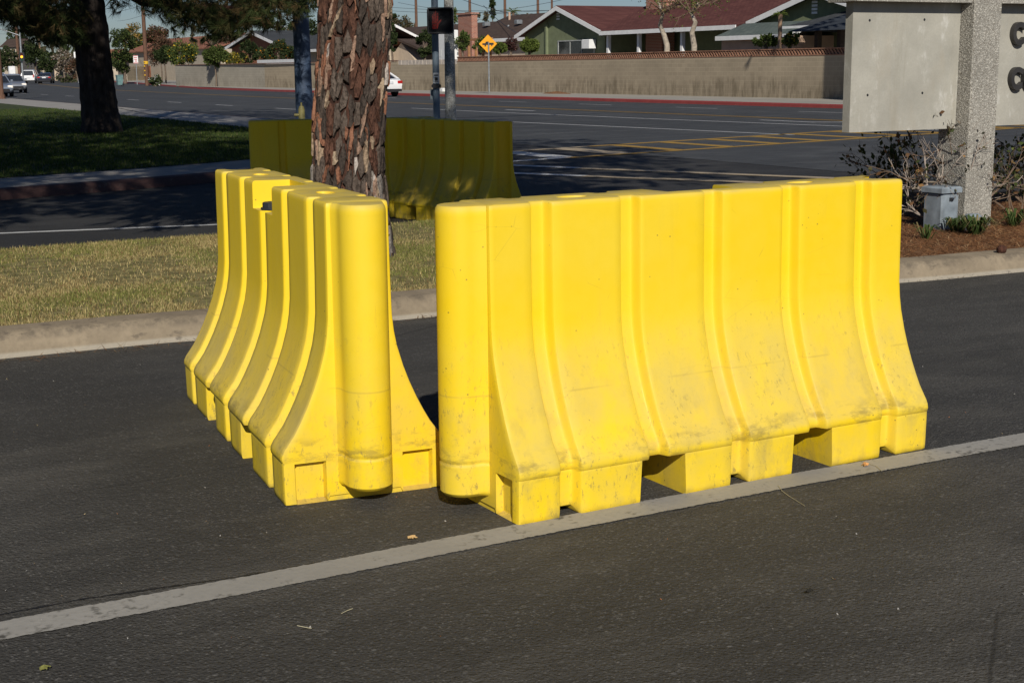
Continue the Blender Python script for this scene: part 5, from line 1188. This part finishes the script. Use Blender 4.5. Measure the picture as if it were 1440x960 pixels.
pH = ax(2, 139, 14.0); e = basis(empty('lamp_post', (14.0, pH[1], .05), 0, 'brown lamp post at the near sidewalk edge by the parked cars', 'pole'))
MB().tube([(14., pH[1], -.02), (14., pH[1], 4), (14., pH[1], 8)], [.16, .13, .09], 12).build('shaft', m_wood, e, 60); MB().tube([(14, pH[1], .05), (14, pH[1], .3)], [.24, .2], 12).build('base', m_wood, e); MB().tube([(14, pH[1], 7.9), (16.5, pH[1], 8.4)], [.05, .04], 8).build('lamp_arm', m_wood, e)
def wire(a, b, sag, r, label):
    a, b = np.array(a), np.array(b); tag(MB().tube([a+(b-a)*t-np.array([0, 0, sag*4*t*(1-t)]) for t in np.linspace(0, 1, 15)], r, 5).build('power_line', m_dark), label, 'power line', 'overhead power lines')
for i, (x0, y0_, x1, y1_, X0, X1, sg_, lb) in enumerate([(540, 10, 860, 12, 80, 80, .4, 'upper thin wire crossing the sky behind the poles'), (540, 15, 860, 9, 80, 80, .5, 'lower thin wire crossing the sky behind the poles'), (636, -6, 760, 26, 60, 60, .3, 'slack service wire falling towards the green gable'), (560, 4, 790, 20, 82, 70, .5, 'service wire dropping to the brown roof'), (640, 20, 800, -2, 78, 84, .3, 'wire rising over the brown roof towards the gable apex'), (680, 8, 726, 46, 60, 50, .2, 'steep service wire beside the far cypress'), (160, 18, 215, 3, 60, 48, .1, 'dark service cable reaching the banded pole'), (0, 42, 60, 38, 60, 60, .2, 'wire crossing at the leaning brown pole'), (0, 48, 70, 45, 62, 62, .2, 'lower wire crossing at the leaning brown pole'), (165, 30, 205, 20, 55, 41, .15, 'thick cable sagging left of the banded pole')]):
    wire(ax(x0, y0_, X0), ax(x1, y1_, X1), sg_, .022 if X0 > 55 else .016, lb)

# ------------------------------------------------------------------ vehicles
m_tyre = M('tyre', (.015, .015, .016), .85); m_rim = M('rim', (.45, .46, .48), .35, metal=.8); m_cglass = M('car_glass', (.02, .024, .03), .08, .2, spec=.7); m_tail = M('tail_light', (.35, .015, .015), .25, emit=(1, .05, .03, .12)); m_head = M('head_light', (.6, .6, .6), .15, emit=(1, .8, .5, .4)); m_plate = M('number_plate', (.65, .66, .68), .5)
def carpaint(name, c, metal=0): 
    m = M(name, c, .28, .03, 2, metal=metal, spec=.5); m.node_tree.nodes['Principled BSDF'].inputs['Coat Weight'].default_value = .6; return m
def car(x, y, ang, paint_, label, kind='sedan', z=ZB, lit=False, cat='car'):
    e = empty('parked_car' if kind == 'van' else 'car', (x, y, z), ang, label, cat); suv = kind == 'van'
    Ln, Wd, Ht = (4.9, 1.95, 1.88) if suv else (4.75, 1.84, 1.46)
    sec = []                                                   # x along the car, front = +x
    if suv: prof = [(-2.42, .55, .95), (-2.40, .38, 1.08), (-2.2, .30, 1.12), (-1, .28, 1.12), (.6, .28, 1.10), (1.0, .28, 1.08), (1.9, .30, 1.02), (2.3, .36, .92), (2.42, .5, .72)]
    else: prof = [(-2.36, .52, .82), (-2.33, .36, .95), (-2.1, .27, 1.01), (-1.4, .24, 1.0), (0, .22, .95), (.9, .22, .93), (1.5, .24, .86), (2.1, .28, .76), (2.33, .36, .66), (2.37, .46, .58)]
    m = MB(); rings = []
    for xx, zb, zt in prof:
        hw3 = Wd/2*(1-.10*(abs(xx)/2.4)**4); zm = zb+(zt-zb)*.55
        rings.append([(xx, -hw3*.80, zb), (xx, -hw3*.97, zb+.08), (xx, -hw3, zm), (xx, -hw3*.96, zt-.06), (xx, -hw3*.82, zt), (xx, hw3*.82, zt), (xx, hw3*.96, zt-.06), (xx, hw3, zm), (xx, hw3*.97, zb+.08), (xx, hw3*.80, zb)])
    m.loft(rings); me = m.build('body', paint_, e, 50, False)
    gl = [(-2.34, 1.06, -2.1, 1.78), (1.02, 1.07, .35, 1.80)] if suv else [(-1.95, .98, -1.05, 1.36), (1.05, .92, .25, 1.40)]
    (xb, zb1, xbt, zbt), (xf, zf1, xft, zft) = gl; w0, w1 = Wd/2*.90, Wd/2*.70
    g = MB(); g.add([(xb, -w0, zb1-.03), (xf, -w0, zf1-.03), (xf, w0, zf1-.03), (xb, w0, zb1-.03), (xbt, -w1, zbt), (xft, -w1, zft), (xft, w1, zft), (xbt, w1, zbt)], [(0, 1, 5, 4), (1, 2, 6, 5), (2, 3, 7, 6), (3, 0, 4, 7), (4, 5, 6, 7)]); g.build('glass', m_cglass, e, 0, False)
    r = MB(); xm = (xbt+xft)/2; rr = []
    for xx, dz, ws in ((xbt-.10, -.02, .97), (xbt+.1, .035, 1), (xm, .07, 1.02), (xft-.1, .045, 1), (xft+.10, -.01, .97)):
        zz = zbt+(zft-zbt)*(xx-xbt)/(xft-xbt)+dz; rr.append([(xx, -w1*ws*1.03, zz-.05), (xx, -w1*ws*.85, zz), (xx, w1*ws*.85, zz), (xx, w1*ws*1.03, zz-.05)])
    r.loft(rr); r.build('roof', paint_, e, 40, False)
    for sy in (-1, 1):
        for (xa, za, xb2, zb2, ww) in ((xf, zf1, xft+.05, zft, .05), (xb, zb1, xbt-.05, zbt, .09 if not suv else .12), ((xf+xb)/2-.1, (zf1+zb1)/2, xm-.1, zft+.02, .05)):
            MB().tube([(xa, sy*w0*1.005, za-.02), (xb2, sy*w1*1.01, zb2)], [ww*.75, ww*.6], 6).build('pillar', paint_, e, 0, False)
        for xx in (-1.42, 1.42):
            R = .34 if suv else .325; wh = MB(); yy = sy*(Wd/2-.10); ring = lambda q, o: [(xx+q*math.cos(a), yy+sy*o, R+q*math.sin(a)) for a in [2*PI*i/22 for i in range(22)]]
            wh.loft([ring(R*.6, -.1), ring(R, -.1), ring(R, .08), ring(R*.92, .105), ring(R*.64, .105)]); w_ = basis(wh.build('wheel', m_tyre, e, 40, False)); rim = MB(); rim.loft([ring(R*.64, .09), ring(R*.58, .108), ring(R*.2, .095), ring(R*.02, .10)]); rim.build('rim', m_rim, w_, 40, False)
        fx = prof[-2][0]+.02; rx = prof[1][0]-.035
        MB().bbox((fx-.08, sy*Wd*.36, .60 if not suv else .72), .16, .34, .15, .04).build('headlight', m_head, e, 0, False)
        MB().bbox((rx+.07, sy*Wd*.38, .74 if not suv else .80), .16, .34 if not suv else .16, .16 if not suv else .38, .03).build('tail_light', m_tail, e, 0, False)
        MB().bbox((.75, sy*(Wd/2+.06), .98 if not suv else 1.1), .14, .16, .13, .03).build('mirror', paint_, e, 0, False)
    MB().box((prof[0][0]-.03, -.26, .72), (prof[0][0]-.005, .26, .86)).build('number_plate', m_plate, e, 0, False)
    MB().bbox((prof[0][0]+.06, 0, .30), .2, Wd*.86, .14, .03).build('bumper', m_black, e, 0, False)
    MB().bbox((prof[-1][0]-.07, 0, .36), .2, Wd*.66, .16, .03).build('grille', m_black, e, 0, False)
    return e
m_pw = carpaint('paint_white', (.80, .80, .80)); m_ps = carpaint('paint_silver', (.33, .35, .38), .5); m_pb = carpaint('paint_navy', (.018, .022, .035)); m_pt = carpaint('paint_silver_blue', (.26, .30, .36), .4)
g = gp(552, 136.5); car(g[0]-.2, g[1]+2.6, PI/2+.05, m_pw, 'white sedan driving away along the red kerb, half hidden by the pine trunk')
g = gp(25, 131.5); car(g[0], g[1]+2.4, -PI/2-.06, m_ps, 'silver grey sedan coming towards the lawn with one lamp lit')
g = gp(3, 137); car(g[0], g[1]+2.4, -PI/2-.04, m_pt, 'pale blue-grey sedan partly cut off beside the brown lamp post')
g = gp(49, 117.5); car(g[0], g[1]+2.5, PI/2-.35, m_pw, 'white van seen from behind at the far crossing', 'van', cat='van')
g = gp(63, 117.5); car(g[0], g[1]-1.0, PI/2-.30, m_pb, 'dark navy sedan with red tail lamps next to the white van')
g = gp(10, 112); car(g[0], g[1], PI/2-.9, m_pw, 'small white car waiting at the far junction')
g = gp(24, 112); car(g[0], g[1]+6, PI/2-1.1, m_pw, 'second white car at the far junction behind the signal pole')

# ------------------------------------------------------------------ far left: signal, signs, bin, cabinet, trees, houses
def face_at(px, py, gz=.05, base=118): b = gp(px, base, gz); return b, np.dot(b-C0, Fv)/CF
b, s = face_at(33, 0, .05, 118); lf = Fv*np.array([1, 1, 0]); lf /= np.linalg.norm(lf); rr_ = R0
ts = basis(empty('traffic_signal', tuple(b), 0, 'far traffic signal on grey pole showing an amber light', 'signal'))
MB().tube([b-np.array([0, 0, .1]), b+np.array([0, 0, 78*s])], [.13, .10], 12).build('pole', m_steel, ts, 60)
hc = b + rr_*(2.0*s) + np.array([0, 0, 37*s]) - lf*.3
obox(MB(), hc, rr_, -lf, upv, 6.5*s, .3, 12*s, .05).build('housing', m_dark, ts)
for k, mt in ((1, M('lens_red_off', (.06, .01, .01), .4)), (0, M('lens_amber_lit', (.5, .2, .02), .4, emit=(1, .36, .02, 3.0))), (-1, M('lens_green_off', (.01, .05, .03), .4))):
    MB().tube([hc-lf*.151+upv*k*3.6*s, hc-lf*.17+upv*k*3.6*s], [1.7*s, 1.7*s], 16).build('lens', mt, ts)
MB().tube([b+np.array([0, 0, 66*s]), b+np.array([0, 0, 74*s])-rr_*22*s, b+np.array([0, 0, 78*s])-rr_*34*s], [.08, .06, .05], 8).build('mast_arm', m_steel, ts, 60)
b2_ = b - lf*3 - rr_*.3; cbn = basis(empty('signal_cabinet', tuple(b2_), 0, 'white signal controller cabinet at the foot of the far signal', 'cabinet'))
MB().bbox((b2_[0], b2_[1], 0), .75, .75, 2.2, .05).build('cabinet_body', m_wht, cbn); MB().box((b2_[0]-.3, b2_[1]-.39, .5), (b2_[0]+.3, b2_[1]-.377, 1.9)).build('door', m_wht, cbn)
def psign(px, base, top, w, h, label, red=True, plain=None):
    b = gp(px, base, .05); s = np.dot(b-C0, Fv)/CF; e = basis(empty('road_sign', tuple(b), 0, label, 'sign')); zt = .05+(base-top)*s
    MB().tube([b-np.array([0, 0, .1]), np.array([b[0], b[1], zt])], [.05, .05], 8).build('post', m_steel, e); c = np.array([b[0], b[1], zt-h*s/2])-lf*.06
    obox(MB(), c, rr_, -lf, upv, w*s, .02, h*s).build('plate', m_wht, e)
    if red:
        mr = bpy.data.materials.get('sign_red') or M('sign_red', (.50, .05, .06), .5)
        obox(MB(), c-lf*.013+upv*h*s*.44, rr_, -lf, upv, w*s*.96, .004, h*s*.08).build('marking', mr, e); obox(MB(), c-lf*.013-upv*h*s*.44, rr_, -lf, upv, w*s*.96, .004, h*s*.08).build('marking', mr, e)
        for k in range(3): obox(MB(), c-lf*.013+upv*h*s*(.22-.22*k)+rr_*w*s*(.05*(k-1)), rr_, -lf, upv, w*s*(.7-.1*k), .004, h*s*.10).build('marking', mr, e)
psign(193, 118, 79, 6.6, 11, 'white parking sign with red markings in front of the cream wall')
psign(73, 108, 84, 5.4, 9, 'small red and white parking sign beside the navy sedan')
psign(110.5, 116, 74, 8, 8, 'square pale sign turned away, on a tall grey post', False)
b = gp(168.5, 120, .05); s = np.dot(b-C0, Fv)/CF; bn = basis(empty('wheelie_bin', tuple(b), 0, 'teal wheelie bin on the pavement left of the cream wall', 'bin'))
m_teal = M('bin_teal', (.14, .24, .24), .55); MB().loft([[(b[0]+x*q, b[1]+y_*q, z) for x, y_ in ((-.3, -.35), (.3, -.35), (.3, .35), (-.3, .35))] for q, z in ((.8, .08), (1, 1.0))]).build('bin_body', m_teal, bn); MB().bbox((b[0], b[1], 1.001), .66, .78, .1, .04).build('lid', m_teal, bn)
for sy in (-1, 1): MB().tube([(b[0]+.28, b[1]+sy*.3, .1), (b[0]+.28, b[1]+sy*.36, .1)], [.1, .1], 12).build('wheel', m_tyre, bn)
# far houses & walls on the left
def farhouse(px0, px1, pyb, pye, pyr, depth, wm, rm, label):
    A = dp(px0, pye, depth); B = dp(px1, pye, depth); zR = dp((px0+px1)/2, pyr, depth+5)[2]; e = basis(empty('house', tuple((A+B)/2*np.array([1, 1, 0])), 0, label, 'house')); bk = lf*9
    MB().prism([(A[0], A[1], 0), (B[0], B[1], 0), (B[0], B[1], A[2]), (A[0], A[1], A[2])], bk).build('wall', wm, e)
    a, b = A-rr_*.5-lf*.5, B+rr_*.5-lf*.5; ra, rb = A-rr_*.5+lf*4.5, B+rr_*.5+lf*4.5; ra[2] = rb[2] = zR; a2, b2_ = A-rr_*.5+lf*9.5, B+rr_*.5+lf*9.5; a[2] = b[2] = a2[2] = b2_[2] = A[2]+.02
    MB().add([a, b, rb, ra, a2, b2_], [(0, 1, 2, 3), (3, 2, 5, 4), (0, 3, 4), (1, 5, 2), (0, 4, 5, 1)]).build('roof', rm, e)
    for t in (.25, .7):
        c = A+(B-A)*t-lf*.03; w = np.linalg.norm(B-A)*.08; hh = (A[2])*.45; MB().prism([c+rr_*-w+upv*(-hh-.4), c+rr_*w+upv*(-hh-.4), c+rr_*w-upv*.5, c-rr_*w-upv*.5], lf*.02).build('window', m_glass, e)
    return e
farhouse(4, 26, 100, 67, 55, 250, m_beige, m_brownr, 'far two-storey house with brown roof at the end of the road')
farhouse(38, 66, 100, 97, 92, 262, m_beige, m_brownr, 'far low beige house behind the white van')
farhouse(76, 116, 106, 94, 84, 240, m_cream, m_brownr, 'far pale cream house behind the flowering bushes')
farhouse(118, 165, 106, 88, 70, 235, m_beige, m_tile, 'far beige house hidden behind the lawn pine trunk')
def TD(px, pyb, pyt, pxw, depth, pal, wts, label, n=900, **k):
    p = dp(px, 100, depth); s = depth/CF; top = CH + (97-pyt)*s; bot = CH + (97-pyb)*s
    return broad((p[0], p[1], 0), top, pxw/2*s, max(.5, (top-bot)/2), int(n*1.6), pal, wts, label, k.get('name', 'broadleaf_tree'), max(.4, top-(top-bot)*.8), .18, max(.2, 3.0*s), 26, .2, None, 'tree')
TD(14, 98, 62, 34, 225, DRK+BRN[:1], [.35, .3, .2, .15], 'dark far tree behind the junction cars', 1300)
TD(50, 96, 52, 40, 238, DRK, [.4, .35, .25], 'dark far evergreen behind the white van', 1500)
TD(68, 104, 70, 26, 230, DRK, [.4, .35, .25], 'dark rounded far tree behind the small parking sign', 1000)
TD(90, 100, 66, 36, 236, [(.30, .26, .22), (.18, .13, .09), (.10, .09, .05)], [.35, .35, .3], 'pale blossoming far tree behind the square sign', 1100)
TD(108, 110, 80, 26, 225, RED, [.4, .3, .3], 'reddish far shrub tree beside the square sign', 800)
TD(36, 60, 30, 60, 300, DRK, [.4, .35, .25], 'tall dark far trees at the end of the road', 1300)
TD(130, 95, 60, 60, 245, DRK, [.4, .35, .25], 'dark far trees behind the lawn pine trunk', 1400)
TD(150, 100, 70, 50, 215, GRN, [.4, .35, .25], 'green far tree right of the lawn pine trunk', 1200)
TD(440, 60, 28, 90, 140, DRK, [.4, .35, .25], 'large dark far tree behind the blue pole and charcoal roof', 1800)
TD(395, 50, 30, 70, 150, DRK+BRN[:1], [.3, .3, .2, .2], 'grey-green far tree above the charcoal roof ridge', 1500)
TD(500, 70, 30, 90, 150, DRK, [.4, .35, .25], 'far tree mass hidden behind the big pine trunk', 1200)
TD(300, 62, 44, 90, 175, BRN+GRN[:1], [.3, .3, .2, .2], 'far mixed trees over the red tiled roof', 1200)
TD(92, 114, 103, 36, 205, [(.06, .075, .03), (.10, .11, .05), (.14, .09, .10)], [.5, .3, .2], 'low green hedge at the far bend of the pavement', 1000)
TD(217, 117, 104, 18, 146, [(.04, .06, .02), (.07, .09, .03), (.6, .6, .58)], [.55, .35, .10], 'low bush with white flowers at the left end of the tan wall', 700)
# backdrop tree belt closing the view
P = []; 
for k in range(260):
    a = math.radians(nr.uniform(4, 55)); d_ = nr.uniform(420, 560); P.append((math.sin(a)*d_, math.cos(a)*d_, nr.uniform(1, 7)))
P = np.repeat(np.array(P), 14, 0)+nr.normal(0, 2.6, (260*14, 3)); Tb, cb2 = leaf_tris(P, nr.normal(0, 1, P.shape), 4., BRN+DRK, [.15, .15, .2, .2, .15, .15])
tag(tris('tree_belt', Tb, m_leafm, None, cb2), 'hazy far belt of trees closing the horizon behind the houses', 'trees', None, 'stuff')
